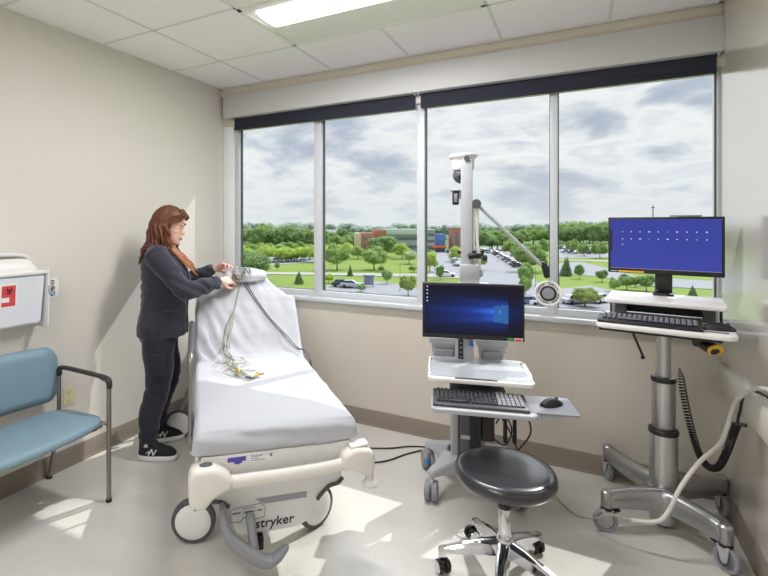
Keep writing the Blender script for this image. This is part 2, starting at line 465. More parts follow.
w = bpy.data.worlds.new('world'); sc.world = w; w.use_nodes = True
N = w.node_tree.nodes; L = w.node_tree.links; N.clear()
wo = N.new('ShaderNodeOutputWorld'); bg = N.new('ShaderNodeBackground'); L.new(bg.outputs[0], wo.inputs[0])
tc = N.new('ShaderNodeTexCoord'); sep = N.new('ShaderNodeSeparateXYZ'); L.new(tc.outputs['Generated'], sep.inputs[0])
def wm(op, a, b=None):
    n = N.new('ShaderNodeMath'); n.operation = op
    for i, v in enumerate((a, b)):
        if v is None: continue
        if isinstance(v, (int, float)): n.inputs[i].default_value = v
        else: L.new(v, n.inputs[i])
    return n.outputs[0]
zz = wm('MAXIMUM', sep.outputs[2], 0.)
den = wm('ADD', zz, .34)
cx_ = wm('DIVIDE', sep.outputs[0], den); cy_ = wm('DIVIDE', sep.outputs[1], den)
cmb = N.new('ShaderNodeCombineXYZ'); L.new(cx_, cmb.inputs[0]); L.new(cy_, cmb.inputs[1])
n1 = N.new('ShaderNodeTexNoise'); n1.inputs['Scale'].default_value = 3.1; n1.inputs['Detail'].default_value = 10; n1.inputs['Roughness'].default_value = .55; n1.inputs['Distortion'].default_value = .15
L.new(wm('MULTIPLY', zz, 2.6), cmb.inputs[2]); L.new(cmb.outputs[0], n1.inputs['Vector'])
mp = N.new('ShaderNodeMapping'); mp.inputs['Location'].default_value = (3.1, 1.7, .4); L.new(cmb.outputs[0], mp.inputs['Vector'])
n2 = N.new('ShaderNodeTexNoise'); n2.inputs['Scale'].default_value = 1.6; n2.inputs['Detail'].default_value = 4; L.new(mp.outputs[0], n2.inputs['Vector'])
f = wm('ADD', wm('MULTIPLY', n1.outputs['Fac'], .62), wm('MULTIPLY', n2.outputs['Fac'], .38))
rp = N.new('ShaderNodeValToRGB'); L.new(f, rp.inputs[0])
e = rp.color_ramp.elements
e[0].position = .33; e[0].color = (*s2l(172,184,204), 1); e[1].position = .64; e[1].color = (*s2l(247,248,250), 1)
for p_, c_ in ((.41, (190,198,213)), (.45, (210,215,225)), (.49, (236,238,242)), (.53, (246,247,249)), (.58, (228,231,238))):
    k = e.new(p_); k.color = (*s2l(*c_), 1)
hz = N.new('ShaderNodeMapRange'); hz.inputs[1].default_value = 0.; hz.inputs[2].default_value = .13; hz.inputs[3].default_value = .75; hz.inputs[4].default_value = 0.; L.new(sep.outputs[2], hz.inputs[0])
mxw = N.new('ShaderNodeMix'); mxw.data_type = 'RGBA'; L.new(hz.outputs[0], mxw.inputs['Factor']); L.new(rp.outputs[0], mxw.inputs['A']); mxw.inputs['B'].default_value = (*s2l(228,232,236), 1)
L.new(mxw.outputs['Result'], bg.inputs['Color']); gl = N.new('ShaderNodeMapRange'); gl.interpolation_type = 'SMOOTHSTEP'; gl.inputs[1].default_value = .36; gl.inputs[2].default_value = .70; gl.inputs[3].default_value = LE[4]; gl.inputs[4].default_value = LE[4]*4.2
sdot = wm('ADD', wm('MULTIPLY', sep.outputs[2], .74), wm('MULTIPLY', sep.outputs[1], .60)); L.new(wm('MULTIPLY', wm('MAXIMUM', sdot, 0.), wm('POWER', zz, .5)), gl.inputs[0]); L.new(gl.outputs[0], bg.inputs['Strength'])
sc.view_settings.view_transform = 'Standard'; sc.view_settings.look = 'None'; sc.view_settings.exposure = 0; sc.view_settings.gamma = 1
sc.cycles.use_denoising = True
sc.cycles.max_bounces = 8; sc.cycles.diffuse_bounces = 4; sc.cycles.transparent_max_bounces = 12; sc.cycles.caustics_reflective = False; sc.cycles.caustics_refractive = False; sc.cycles.sample_clamp_indirect = 6
# ------------------------------------------------------------------ stretcher (local x across, y towards the head)
BA = R(43.5); F0 = Vector((1.67, 1.785, 0))
bed = thing('hospital_stretcher', 'white wheeled hospital stretcher with raised backrest and grey foot pedal', 'stretcher', F0, BA)
def fy(x, z, y): return (x, y, z)
# base hood: one moulded cover with cut-away wheel arches
poly = [(-.335,.44),(-.35,.36),(-.34,.33),(-.25,.325),(-.215,.30),(-.20,.24),(-.185,.18),(-.16,.160),(.10,.160),(.14,.18),(.17,.23),(.20,.29),(.24,.325),(.285,.335),(.305,.36),(.305,.44)]
g = G(); g.prism(poly, .0, 1.52, fy, bev=.012); obj('base_hood', g, M['offwhite'], bed)
# dark lips over the wheel arches
for pl in ([(-.352,.335),(-.30,.334),(-.25,.328),(-.215,.302)], [(.185,.275),(.205,.298),(.24,.328),(.285,.338),(.308,.36)]):
    g = G(); g.tube(cr([(x, -.004, z) for x, z in pl], 5), .009, 8, up=(0,1,0)); obj('arch_trim', g, M['dgrey'], bed)
# decals on the hood
g = G(); g.prism([(-.06,.292),(.135,.292),(.135,.318),(-.10,.318)], -.0022, .001, fy); obj('decal_stripe', g, M['stripe'], bed)
g = text_g('stryker', .058, .0016, basis((-.012,-.0015,.205), (1,0,0), (.12,0,1), (0,-1,0)), 1.05)
g2 = g; obj('brand_lettering', g2, M['ink'], bed)
g = G()
def outline(g, pts, r=.0012):
    g.tube([(x, -.002, z) for x, z in pts+[pts[0]]], r, 5, up=(0,1,0))
outline(g, [(-.215,.235),(-.205,.285),(-.165,.292),(-.075,.296),(-.055,.275),(-.06,.235),(-.10,.228),(-.11,.245),(-.155,.243),(-.165,.226)])
outline(g, [(-.152,.262),(-.10,.264),(-.10,.285),(-.152,.284)])
for x0, x1 in ((-.20,-.165),(-.145,-.108),(-.092,-.068)):
    g.box(((x0+x1)/2, -.002, .267), (x1-x0, .001, .006))
obj('instruction_decal', g, M['ink_grey'], bed)
for x, z in ((-.185,.412),(.255,.412)):
    g = G(); g.box((x, -.004, z), (.040, .012, .024), bev=.003); obj('hood_clip', g, M['dgrey'], bed)
# litter deck with end panel
g = G(); g.box((0, .88, .475), (.70, 1.76, .07), bev=.012); obj('litter_deck', g, M['offwhite'], bed)
g = G(); g.prism([(-.30,.455),(.30,.455),(.335,.50),(.335,.552),(-.335,.552),(-.335,.50)], -.045, .02, fy, bev=.01); obj('end_panel', g, M['offwhite'], bed)
g = G(); g.box((-.185, -.0465, .528), (.078, .002, .018)); obj('purple_label', g, M['purple_lab'], bed)['label'] = 'purple printed label'
g = G(); g.prism([(-.20,.520),(-.16,.520),(-.165,.511),(-.18,.505),(-.195,.511)], -.0472, -.0456, fy); obj('label_emblem', g, M['purple_lab'], bed)
g = G(); g.box((-.078,-.0462,.523), (.106,.0014,.030))
for k, (x0, x1) in enumerate(((-.125,-.075),(-.125,-.09),(-.125,-.06))): g.box(((x0+x1)/2, -.0465, .531-.008*k), (x1-x0, .002, .0025))
g.box((-.13, -.0463, .521), (.003, .0016, .022)); lp_ = G(); lp_.box((-.078,-.0461,.523), (.108,.0010,.031)); lpo = obj('printed_label', lp_, M['white'], bed)
g.bm.clear()
g.box((-.078,-.0466,.536), (.104,.001,.0015))
for k, x1 in enumerate((-.075,-.09,-.06)): g.box(((-.125+x1)/2, -.0468, .531-.008*k), (x1+.125, .001, .0025))
g.box((-.036, -.0468, .529), (.010, .001, .010))
obj('label_print', g, M['ink_grey'], lpo)
# bumper bar with moulded ends
g = G()
pts = [(-.33,-.075,.455),(-.24,-.085,.455),(0,-.09,.455),(.22,-.085,.458),(.33,-.075,.470)]
g.tube(cr(pts, 6), [.029]*25, 12, flat=.8, up=(0,0,1)); obj('foot_bumper', g, M['cream_pl'], bed)
g = G()
poly = [(-.385,.42),(-.38,.375),(-.355,.358),(-.31,.368),(-.29,.40),(-.245,.425),(-.205,.435),(-.205,.480),(-.24,.515),(-.28,.535),(-.365,.535),(-.388,.505)]
g.prism(poly, -.125, -.01, fy, bev=.024); hd = obj('bumper_housing', g, M['cream_pl'], bed)
g = G(); g.sphere((-.315,-.075,.535), (.028,.020,.007), 16, 8); obj('socket_cap', g, M['dgrey'], hd)
g = G(); g.prism([(.27,.455),(.33,.44),(.40,.40),(.425,.42),(.43,.50),(.40,.535),(.33,.535),(.28,.515)], -.12, -.02, fy, bev=.018)
g.cyl((.41,-.075,.42), (.415,-.075,.365), .02)
h2 = obj('bumper_arm', g, M['cream_pl'], bed)
g = G(); g.lathe([(.002,0),(.034,.002),(.036,.012),(.026,.024),(.018,.03),(.002,.03)], (.415,-.075,.345)); obj('bumper_roller', g, M['offwhite'], h2)
g = G(); g.box((.36,-.07,.541), (.085,.06,.012), rot=(0,-.1,0), bev=.005); obj('latch_cover', g, M['white'], h2)
# wheels: white disc covers in dark tyres, swivelled sideways
def caster_wheel(x, y, yaw, r=.106):
    g = G(); q = Matrix.Translation((x, y, r)) @ Euler((0,0,yaw)).to_matrix().to_4x4()
    g.lathe([(r-.016,-.020),(r-.004,-.019),(r,-.012),(r,.012),(r-.004,.019),(r-.016,.020),(r-.016,-.020)], (0,0,0), (0,1,0), 36); g.xf(q); wh = obj('wheel', g, M['dgrey'], bed)
    g = G(); g.lathe([(.001,-.027),(.05,-.027),(r-.022,-.022),(r-.014,-.014),(r-.014,.014),(r-.022,.022),(.05,.027),(.001,.027)], (0,0,0), (0,1,0), 36); g.xf(q); obj('wheel_cover', g, M['white'], wh)
    g = G(); g.tube([(x*.97, y, 2*r-.01), (x*.9, y, .27), (x*.80, y, .39)], .022, 12); obj('caster_stem', g, M['mgrey'], wh)
caster_wheel(-.365, .27, R(-12)); caster_wheel(.235, .23, R(26)); caster_wheel(-.47, 1.46, R(-12)); caster_wheel(.33, 1.42, R(12))
for sx, y in ((-1, .27), (1, .23), (-1, 1.46), (1, 1.42)):
    g = G(); g.box((sx*.27, y, .40), (.18, .10, .06), bev=.015); obj('caster_arm', g, M['offwhite'], bed)
# brake / steer pedal
g = G()
pts = cr([(-.245,-.03,.315),(-.238,-.075,.27),(-.215,-.10,.225),(-.17,-.115,.185),(-.12,-.125,.150),(-.075,-.13,.125),(-.03,-.125,.125),(.005,-.115,.145)], 5)
rs = [.026+.026*min(1, i/14) if i < 28 else .048-.016*(i-28)/7 for i in range(len(pts))]
g.tube(pts, rs, 12, flat=.55, up=(0,-.3,1), round_end=True); pd = obj('brake_pedal', g, M['mgrey'], bed)
g = G(); g.tube(cr([(-.125,-.02,.255),(-.125,-.06,.24),(-.12,-.105,.19),(-.115,-.125,.15)], 5), .020, 10, round_end=True); obj('pedal_stem', g, M['mgrey'], pd)
g = G(); g.box((-.09,.0,.13), (.05,.05,.06), bev=.006); g.cyl((-.09,.0,.12), (-.09,.0,.085), .014); obj('pedal_pivot', g, M['black'], bed)
# mattress and raised backrest
g = G(); g.box((0, .52, .58), (.66, 1.02, .12), bev=.03, seg=3); obj('mattress', g, M['mattress'], bed)
bdir = Vector((0,.573,.819)); bn = Vector((0,-.819,.573)); bo = Vector((0,1.04,.64))
g = G(); g.box((0,0,0), (.30,.46,.05), bev=.02); g.xf(Matrix.Translation(bo+bdir*.27-bn*.045) @ Euler((math.atan2(.819,.573),0,0)).to_matrix().to_4x4()); obj('backrest', g, M['mattress'], bed)
g = G(); g.tube([(0,1.25,.50),(0,1.33,.93)], .02, 10); obj('backrest_strut', g, M['steel'], bed)
# side rail on the left
XR = -.378
g = G(); g.tube(cr([(XR,.20,.52),(XR,.20,.75),(XR,.205,.87),(XR,.235,.915),(XR,.32,.925),(XR,.6,.925),(XR,.86,.935),(XR,.94,.93),(XR,.965,.89),(XR,.97,.75),(XR,.97,.52)], 5), .013, 10); sr = obj('side_rail', g, M['steel'], bed)
g = G(); g.tube(cr([(XR,.225,.84),(XR,.245,.915),(XR,.32,.927),(XR,.6,.927),(XR,.86,.937),(XR,.93,.93)], 4), .017, 10, round_end=True); obj('rail_grip', g, M['dgrey'], sr)
for y in (.40, .60, .80):
    g = G(); g.tube([(XR,y,.53),(XR,y,.925)], .009, 8); obj('rail_bar', g, M['steel'], sr)
g = G(); g.tube([(XR,.16,.535),(XR,1.0,.535)], .013, 8); obj('rail_base', g, M['mgrey'], sr)
g = G(); g.box((XR,.22,.60), (.026,.03,.04), bev=.005); obj('rail_latch', g, M['black'], sr)
# push handle at the head end
g = G(); g.tube(cr([(-.27,1.70,.47),(-.27,1.74,.62),(-.27,1.73,.80),(-.16,1.73,.84)], 5), .014, 10); obj('push_handle', g, M['mgrey'], bed)

# ------------------------------------------------------------------ sheet draped over the mattress
def sheet_profile():
    P = [(-.050,.556),(-.056,.580),(-.052,.618),(-.038,.645),(-.005,.660),(.06,.664),(.3,.662),(.6,.660),(.9,.660),(1.0,.668),(1.05,.70),(1.10,.762)]
    for L_ in (.17,.25,.34,.42,.48,.53,.57,.60): P.append((1.03+L_*.573, .655+L_*.819+.012))
    P += [(1.398,1.185),(1.428,1.208),(1.47,1.205),(1.508,1.17),(1.528,1.10),(1.54,1.0),(1.55,.85),(1.56,.66)]
    return P
prof = cr([(0, a, b) for a, b in sheet_profile()], 5)
def width_at(i, n, p):
    y, z = p.y, p.z
    if z < .66 and y < .05: return .362+.012*max(0, (.62-z)/.1)
    if y < 1.0: return .358
    if z > 1.03: 
        t = min(1, (z-.97)/.20); t = t*t*(3-2*t)*.75+t*.25; w = .352-.195*t
        return w-.03*max(0, (z-1.17)/.04)
    return .354
g = G(); NU = 64; rows = []
for i, p in enumerate(prof):
    a = prof[max(i-1,0)]; b = prof[min(i+1,len(prof)-1)]; t = (b-a).normalized(); nrm = Vector((0,-t.z,t.y))
    w = width_at(i, len(prof), p); row = []
    onback = p.y > 1.0
    low = .555 if p.y < 1.05 else .56
    drop = max(.0, p.z-low)
    for j in range(NU+1):
        u = -1+2*j/NU; s_ = 1 if u > 0 else -1; au = abs(u)
        if au < .72:
            x = u/.72*w*.965; q = Vector((x, p.y, p.z)); e = abs(x)/w
            q -= nrm*(.012*e**6)
            if onback: q += nrm*.012*(1-e*e)
        else:
            k = (au-.72)/.28
            edge = Vector((s_*w*.965, p.y, p.z)) - nrm*.012
            out = w*.965+.012*math.sin(min(1, k*3)*PI/2)
            flare = (.372-out)*k**1.3 if onback and w < .345 else .012*k
            q = Vector((s_*(out+max(0,flare)), edge.y+(.02*k if onback else 0), edge.z-(drop-.012)*(k**1.15)))
            if p.y < .02: q.y += .02*k
        # wrinkles
        amp = .0032
        if onback: amp = .009 + (.010 if p.z > 1.08 else 0)
        sx_ = Vector((q.x*3.2+q.y*1.5, q.y*2.2-q.x*1.2, q.z*2.2))
        wv = noise.fractal(sx_*2.2, 1.0, 2.0, 4)
        q += nrm*amp*wv
        if onback:   # radiating pulls towards the lower left corner
            d_ = (q.x+.40)*1.2+(q.z-.62)*.8
            q += nrm*.009*math.sin(d_*52+wv*2)*max(0, min(1, -q.x*3.2+.1))*max(0, min(1, (1.2-q.z)*3))
        elif p.y > .02 and au < .72:
            q.z += .008*max(0, math.sin((q.y*.9+q.x*.55)*26+wv*2.5))**6*max(0, q.x+.15)*2
        if p.y < .03 and p.z < .65:
            q.y += .004*math.sin(q.z*95+q.x*9+wv*2)
        row.append(q)
    rows.append(row)
vs = [[g.bm.verts.new(q) for q in r] for r in rows]
for a, b in zip(vs, vs[1:]):
    for i in range(NU): g.bm.faces.new((a[i], a[i+1], b[i+1], b[i]))
so_ = obj('bed_sheet', g, M['sheet'], None, angle=80); so_.location = F0; so_.rotation_euler = (0,0,BA)
sm_ = so_.modifiers.new('t', 'SOLIDIFY'); sm_.thickness = .003; sm_.offset = -1
tag(so_, 'white cotton sheet draped over the stretcher mattress and raised backrest', 'sheet')
# headrest pad under a crinkled clear cover at the top of the backrest
pil = thing('headrest_pad', 'white rounded headrest pad at the top of the stretcher backrest', 'pillow', F0, BA)
g = G(); NP = 40
g.sphere((0,0,0), (.155,.055,.024), NP, 20)
g.bm.normal_update()
for v in g.bm.verts:
    v.co.x = math.copysign(abs(v.co.x/.150)**.6*.150, v.co.x) if abs(v.co.x) > 1e-5 else v.co.x
    v.co += v.normal*.007*noise.fractal(v.co*16, 1, 2, 3)
g.xf(Matrix.Translation(Vector((-.005,1.362,1.158))+Vector((0,-.819,.573))*.03) @ Euler((math.atan2(.819,.573),0,0)).to_matrix().to_4x4())
obj('pad', g, M['sheet'], pil, angle=80)
g = G(); rngs = []
for k in range(9):
    a_ = PI*k/8; rngs.append([Vector((-.14+.27*j/14, 1.350+.050*math.cos(a_), 1.165+.040*math.sin(a_)+.008*noise.noise(Vector((j*.9,k*.8,0))))) for j in range(15)])
g.loft(rngs, cap=False, closed=False); obj('plastic_cover', g, M['film'], pil, angle=80)

# ------------------------------------------------------------------ lead wires lying on the sheet
ld = thing('lead_wire_bundle', 'tangled bundle of monitoring lead wires with coloured clip ends on the sheet', 'wires', F0, BA)
def lay(x, y, z): return Vector((x, y, z))+Vector((0,-.819,.573))*.022 if y > 1.04 else Vector((x, y, z+.022))
base_pts = [(-.045,1.335,1.165),(-.045,1.356,1.119),(-.075,1.29,1.02),(-.10,1.22,.93),(-.125,1.15,.83),(-.15,1.09,.745),(-.14,1.03,.675),(-.135,.90,.655),(-.125,.76,.655),(-.10,.66,.655),(-.06,.60,.655)]
random.seed(5)
for k in range(9):
    pts = []
    for i, p in enumerate(base_pts):
        sp = .006+.05*max(0, (i-3)/7)*(1 if i < 9 else .6)
        pts.append(lay(p[0]+random.uniform(-1,1)*sp-(.03 if 4 <= i <= 6 and k % 2 else 0), p[1]+random.uniform(-1,1)*sp*.5, p[2])+Vector((0,0,random.uniform(0,.008))))
    g = G(); g.tube(cr(pts, 7), .0019, 6); w_ = obj('lead_wire', g, M['wire_grey'] if k % 3 else M['wire_white'], ld)
    e = pts[-1]; d_ = Vector((random.uniform(.02,.05), random.uniform(-.03,.03), .002))
    cm = [M['pink'], M['white'], M['gold'], M['pink'], M['white'], M['dgrey'], M['pink'], M['gold'], M['white']][k]
    g = G(); g.tube([e, e+d_*.5, e+d_], [.005,.007,.005], 8, round_end=True); obj('electrode_clip', g, cm, w_)
for k in range(5):   # wandering loops
    pts = [lay(-.13+(.05+.014*k)*math.cos(t*1.3+k*2)+.03*math.cos(3*t+k), 1.0-.05*t+.07*math.sin(t*1.7+k), .655 if 1.0-.05*t+.07*math.sin(t*1.7+k) < 1.04 else .66+(.05*(-t)+.07*math.sin(t*1.7+k)+0-.04)*1.43+.05) for t in [i*.35 for i in range(18)]]
    g = G(); g.tube(cr(pts, 4), .0017, 6); obj('loose_loop', g, M['wire_grey'] if k % 2 else M['wire_white'], ld)
g = G(); g.tube([lay(-.12,.70,.66), lay(-.115,.68,.66)], .016, 10, flat=.6, round_end=True); obj('wire_tie', g, M['gold'], ld)
for k in range(2):
    pts = [(-.03+.012*k,1.33,1.15),(-.02+.014*k,1.346,1.105),(.055+.01*k,1.262,.985),(.135+.008*k,1.184,.875),(.235+.014*k,1.104,.761),(.30+.012*k,1.051,.692),(.345+.01*k,.99,.672),(.378,.93+.02*k,.64),(.392,.92+.02*k,.52)]
    g = G(); g.tube(cr([lay(*p)+Vector((.004*k,0,.002)) for p in pts[:7]]+[Vector(p) for p in pts[7:]], 6), .0035, 8); obj('trunk_cable', g, M['wire_dark'], ld)
g = G(); random.seed(9)
for k in range(9):
    c = Vector((-.055+random.uniform(-.03,.035), 1.30+random.uniform(-.02,.02), 1.195+random.uniform(-.03,.035)))
    q = random.uniform(0, 3)
    g.box(c, (.026,.020,.050), rot=(q*.3, .4*math.sin(q*3), q), bev=.004)
obj('clear_connector', g, M['clear'], ld)
for k in range(8):
    a0 = random.uniform(0, 6.28); c = Vector((-.05, 1.30, 1.19))
    pts = [c+Vector((.035*math.cos(a0+t)+.01*k-.02, .018*math.sin(1.4*t+k), .04*math.sin(a0+t*1.2))) for t in [i*.5 for i in range(9)]]
    g = G(); g.tube(cr(pts, 4), .0026, 6); obj('coiled_lead', g, M['wire_grey'] if k % 2 else M['wire_dark'], ld)
# ------------------------------------------------------------------ person (local x forward, y to her left)
PL = Vector((.33, 2.33, 0)); PA = R(43.5)
per = thing('person', 'standing woman with auburn hair, dark navy jacket and black sneakers handling wires', 'person', PL, PA)
def ell(c, hx, hy, n=28, p=2.3, tilt=0.):
    out = []
    for j in range(n):
        a = 2*PI*j/n; ca, sa = math.cos(a), math.sin(a)
        x = math.copysign(abs(ca)**(2/p), ca)*hx; y = math.copysign(abs(sa)**(2/p), sa)*hy
        out.append(Vector((c[0]+x, c[1]+y, c[2]+tilt*x)))
    return out
# joints
SH_R, EL_R, WR_R = Vector((.010,-.172,1.318)), Vector((.185,-.235,1.125)), Vector((.395,-.105,1.150))
SH_L, EL_L, WR_L = Vector((.025,.172,1.318)), Vector((.18,.225,1.145)), Vector((.365,.13,1.215))
HEADC = Vector((.072, 0, 1.535)); HM = Matrix.Translation(HEADC) @ Euler((0, R(17), R(-10))).to_matrix().to_4x4()
def head_geo(g):
    rings = [(-.116,.078,.030,.026),(-.106,.092,.005,.040),(-.088,.094,-.035,.051),(-.060,.091,-.062,.060),(-.030,.088,-.084,.066),(.0,.087,-.094,.071),(.03,.091,-.098,.073),(.06,.087,-.097,.071),(.085,.072,-.086,.061),(.104,.046,-.062,.044),(.115,.018,-.03,.022)]
    g.loft([[HM @ v for v in ell(((xf+xb)/2, 0, z), (xf-xb)/2, hw, 28, 2.2)] for z, xf, xb, hw in rings])
    # nose
    nr = [(.022,.080,.007,.010),(.0,.094,.010,.013),(-.022,.108,.014,.016),(-.034,.106,.017,.015),(-.041,.088,.013,.012)]
    g.loft([[HM @ v for v in ell((x-.008, 0, z), hx, hy, 14, 2)] for z, x, hx, hy in nr])
    # brow ridge, cheeks, chin, ears
    for s in (-1, 1):
        g.sphere(HM @ Vector((.080, s*.030, .030)), (.014,.026,.009), 12, 8)
        g.sphere(HM @ Vector((.050, s*.034, -.026)), (.025,.026,.024), 12, 8)
        g.sphere(HM @ Vector((-.008, s*.074, -.008)), (.020,.008,.031), 12, 8, rot=(0,.25,s*.25))
    g.sphere(HM @ Vector((.084, 0, -.100)), (.016,.024,.014), 12, 8)
    g.sphere(HM @ Vector((.088, 0, -.064)), (.012,.024,.014), 12, 8)
    # neck
    g.tube([Vector((-.015,0,1.335)), Vector((.015,0,1.40)), Vector((.035,0,1.46)), Vector((.05,0,1.50))], [.066,.058,.056,.056], 18)
def hand_geo(g, wrist, f, n, side, curls, thumb_sign):
    # f: direction of the hand, n: out of the back of the hand, side: towards the thumb
    f = f.normalized(); n = (n-f*n.dot(f)).normalized(); s = f.cross(n)*thumb_sign
    P = lambda a, b, c: wrist+f*a+s*b+n*c
    g.loft([[P(a, w*math.cos(2*PI*j/16)+off, t*math.sin(2*PI*j/16)) for j in range(16)] for a, w, t, off in
            ((-.015,.024,.020,0),(.015,.028,.019,0),(.045,.038,.016,.002),(.072,.041,.014,.001),(.088,.037,.011,0))])
    lens = (.070,.079,.073,.058); offs = (.028,.0095,-.0095,-.027)
    for k in range(4):
        L_ = lens[k]; c1, c2, c3 = curls[k]
        p = P(.082-(.004 if k in (0, 3) else 0), offs[k], .0); pts = [p-f*.018, p]; ang = 0
        spread = (offs[k]/.028)*.10
        for frac, c in ((.45, c1), (.31, c2), (.24, c3)):
            ang += R(c); d = (f*math.cos(ang)-n*math.sin(ang)+s*spread).normalized(); p = p+d*L_*frac; pts.append(p)
        r0 = (.0086,.0090,.0086,.0076)[k]
        g.tube(pts, [r0*1.05, r0*1.05, r0, r0*.93, r0*.8], 10, round_end=True)
    # thumb leaves the side of the palm near its base
    p0 = P(.018,.020,-.004); d1 = (f*.62+s*.66-n*.42).normalized(); d2 = (f*.90+s*.10-n*.42).normalized(); d3 = (f*.93-s*.22-n*.28).normalized()
    p1 = p0+d1*.040; p2 = p1+d2*.032; p3 = p2+d3*.026
    g.tube([p0-d1*.01, p0, p1, p2, p3], [.013,.0135,.0112,.0100,.0085], 10, round_end=True)
def body_geo():
    g = G(); head_geo(g)
    tor = [(.80,.0,.125,.165),(.90,-.005,.125,.175),(1.0,.01,.115,.160),(1.10,.02,.115,.150),(1.2,.02,.112,.160),(1.28,.01,.10,.165),(1.335,.0,.085,.150),(1.372,-.008,.062,.095)]
    g.loft([ell((cx, 0, z), hx, hy, 28, 2.2) for z, cx, hx, hy in tor])
    for sh, el, wr in ((SH_R, EL_R, WR_R), (SH_L, EL_L, WR_L)):
        g.tube([sh, sh.lerp(el,.5), el, el.lerp(wr,.4), wr, wr+(wr-el).normalized()*.02], [.055,.047,.040,.039,.026,.025], 16, round_end=True)
    fr = (WR_R-EL_R).normalized(); fl = (WR_L-EL_L).normalized()
    hand_geo(g, WR_R+fr*.012, (fr+Vector((.1,.12,-.05))), Vector((-.1,-.75,.62)), None, ((18,30,18),(26,34,20),(34,38,22),(42,42,24)), 1)
    hand_geo(g, WR_L+fl*.012, (fl+Vector((.15,.05,.10))), Vector((-.15,.62,.72)), None, ((16,26,16),(24,32,20),(34,38,22),(42,42,24)), -1)
    for s, hip, kn, an in LEGS:
        g.tube([hip, hip.lerp(kn,.5), kn, kn.lerp(an,.35), an, an-Vector((0,0,.04))], [.085,.075,.056,.050,.027,.024], 16, round_end=True)
        g.tube([an+Vector((-.02,0,-.050)), an+Vector((.04,0,-.055)), an+Vector((.10,-.02*s*0,-.060))], [.017,.019,.015], 12, round_end=True)
    return g
LEGS = ((-1, Vector((.005,-.088,.86)), Vector((.0,-.115,.47)), Vector((-.06,-.13,.10))), (1, Vector((.005,.088,.86)), Vector((.05,.10,.47)), Vector((-.02,.125,.10))))
bg_ = baked(body_geo(), .0042, 3, .5); obj('body', bg_, M['skin'], per, angle=180)
# eyes, brows, lips
for s in (-1, 1):
    g = G(); g.sphere(HM @ Vector((.0745, s*.031, .012)), .0125, 14, 10); ey = obj('eye', g, M['eye'], per, angle=180)
    g = G(); g.sphere(HM @ Vector((.0835, s*.031, .008)), (.0045,.006,.006), 10, 8); obj('iris', g, M['iris'], ey, angle=180)
    g = G(); g.loft([[HM @ (Vector((.0755, s*.031, .0125))+Vector((.0135*math.cos(a)*math.cos(b), .0140*math.sin(b), .0135*math.sin(a)*math.cos(b)))) for b in [-1.3+2.6*j/8 for j in range(9)]] for a in [1.9-2.3*k/7 for k in range(8)]], cap=False, closed=False); obj('eyelid', g, M['skin'], ey, angle=180)
    g = G(); g.tube([HM @ Vector((.094, s*.014, .036)), HM @ Vector((.093, s*.030, .042)), HM @ Vector((.080, s*.048, .036))], [.003,.0036,.002], 8, round_end=True); obj('eyebrow', g, M['brow'], per)
g = G()
for z, r in ((-.0595,.0042),(-.069,.0052)):
    g.tube([HM @ Vector((x, y, z+dz)) for x, y, dz in ((.086,-.024,.001),(.096,-.012,.001),(.0995,0,0),(.096,.012,.001),(.086,.024,.001))], [r*.5,r,r*1.05,r,r*.5], 8, round_end=True)
obj('lips', g, M['lips'], per)
# clothing
def jacket_geo():
    g = G()
    tor = [(.795,.022,.160,.205),(.86,.022,.163,.210),(.95,.026,.154,.200),(1.04,.032,.149,.190),(1.12,.042,.156,.188),(1.20,.042,.156,.190),(1.27,.022,.140,.188),(1.315,.006,.122,.165),(1.352,-.008,.096,.128),(1.385,-.014,.074,.092)]
    g.loft([ell((cx, 0, z), hx, hy, 36, 2.3) for z, cx, hx, hy in tor])
    for sh, el, wr in ((SH_R, EL_R, WR_R), (SH_L, EL_L, WR_L)):
        pts = cr([sh+Vector((-.004,-sh.y*.22,.016)), sh, sh.lerp(el,.5)+Vector((-.006,0,0)), el+Vector((-.012,0,-.006)), el.lerp(wr,.45)+Vector((0,0,-.006)), wr.lerp(el,.10)], 4)
        rs = [.070,.076,.079,.078,.076,.073,.071,.069,.067,.066,.066,.066,.065,.063,.060,.057,.054,.050,.046,.043,.041]
        g.tube(pts, rs[:len(pts)], 22, round_end=True)
    # collar roll round the neck
    g.tube(cr([(.075,-.06,1.30),(.035,-.085,1.36),(-.04,-.078,1.40),(-.085,0,1.412),(-.04,.078,1.40),(.035,.085,1.36),(.075,.06,1.30)], 5), .020, 10, flat=.8, round_end=True)
    # lapels
    for s in (-1, 1):
        g.tube(cr([(.085,s*.078,1.325),(.158,s*.068,1.25),(.194,s*.052,1.16),(.198,s*.040,1.07)], 5), [.022]*8+[.02]*8, 10, flat=.5, up=(1,0,0), round_end=True)
    return g
jg = baked(jacket_geo(), .006, 4, .5)
def fold(co):
    n_ = noise.fractal(Vector((co.x*7, co.y*7, co.z*4.5)), 1, 2, 3)*.010
    k = max(0, 1-abs(co.z-1.12)/.16)
    return n_+.0055*math.sin(co.z*95+co.x*40+co.y*18+n_*300)*k
jg.displace(fold); jk = obj('jacket', jg, M['jacket'], per, angle=180)
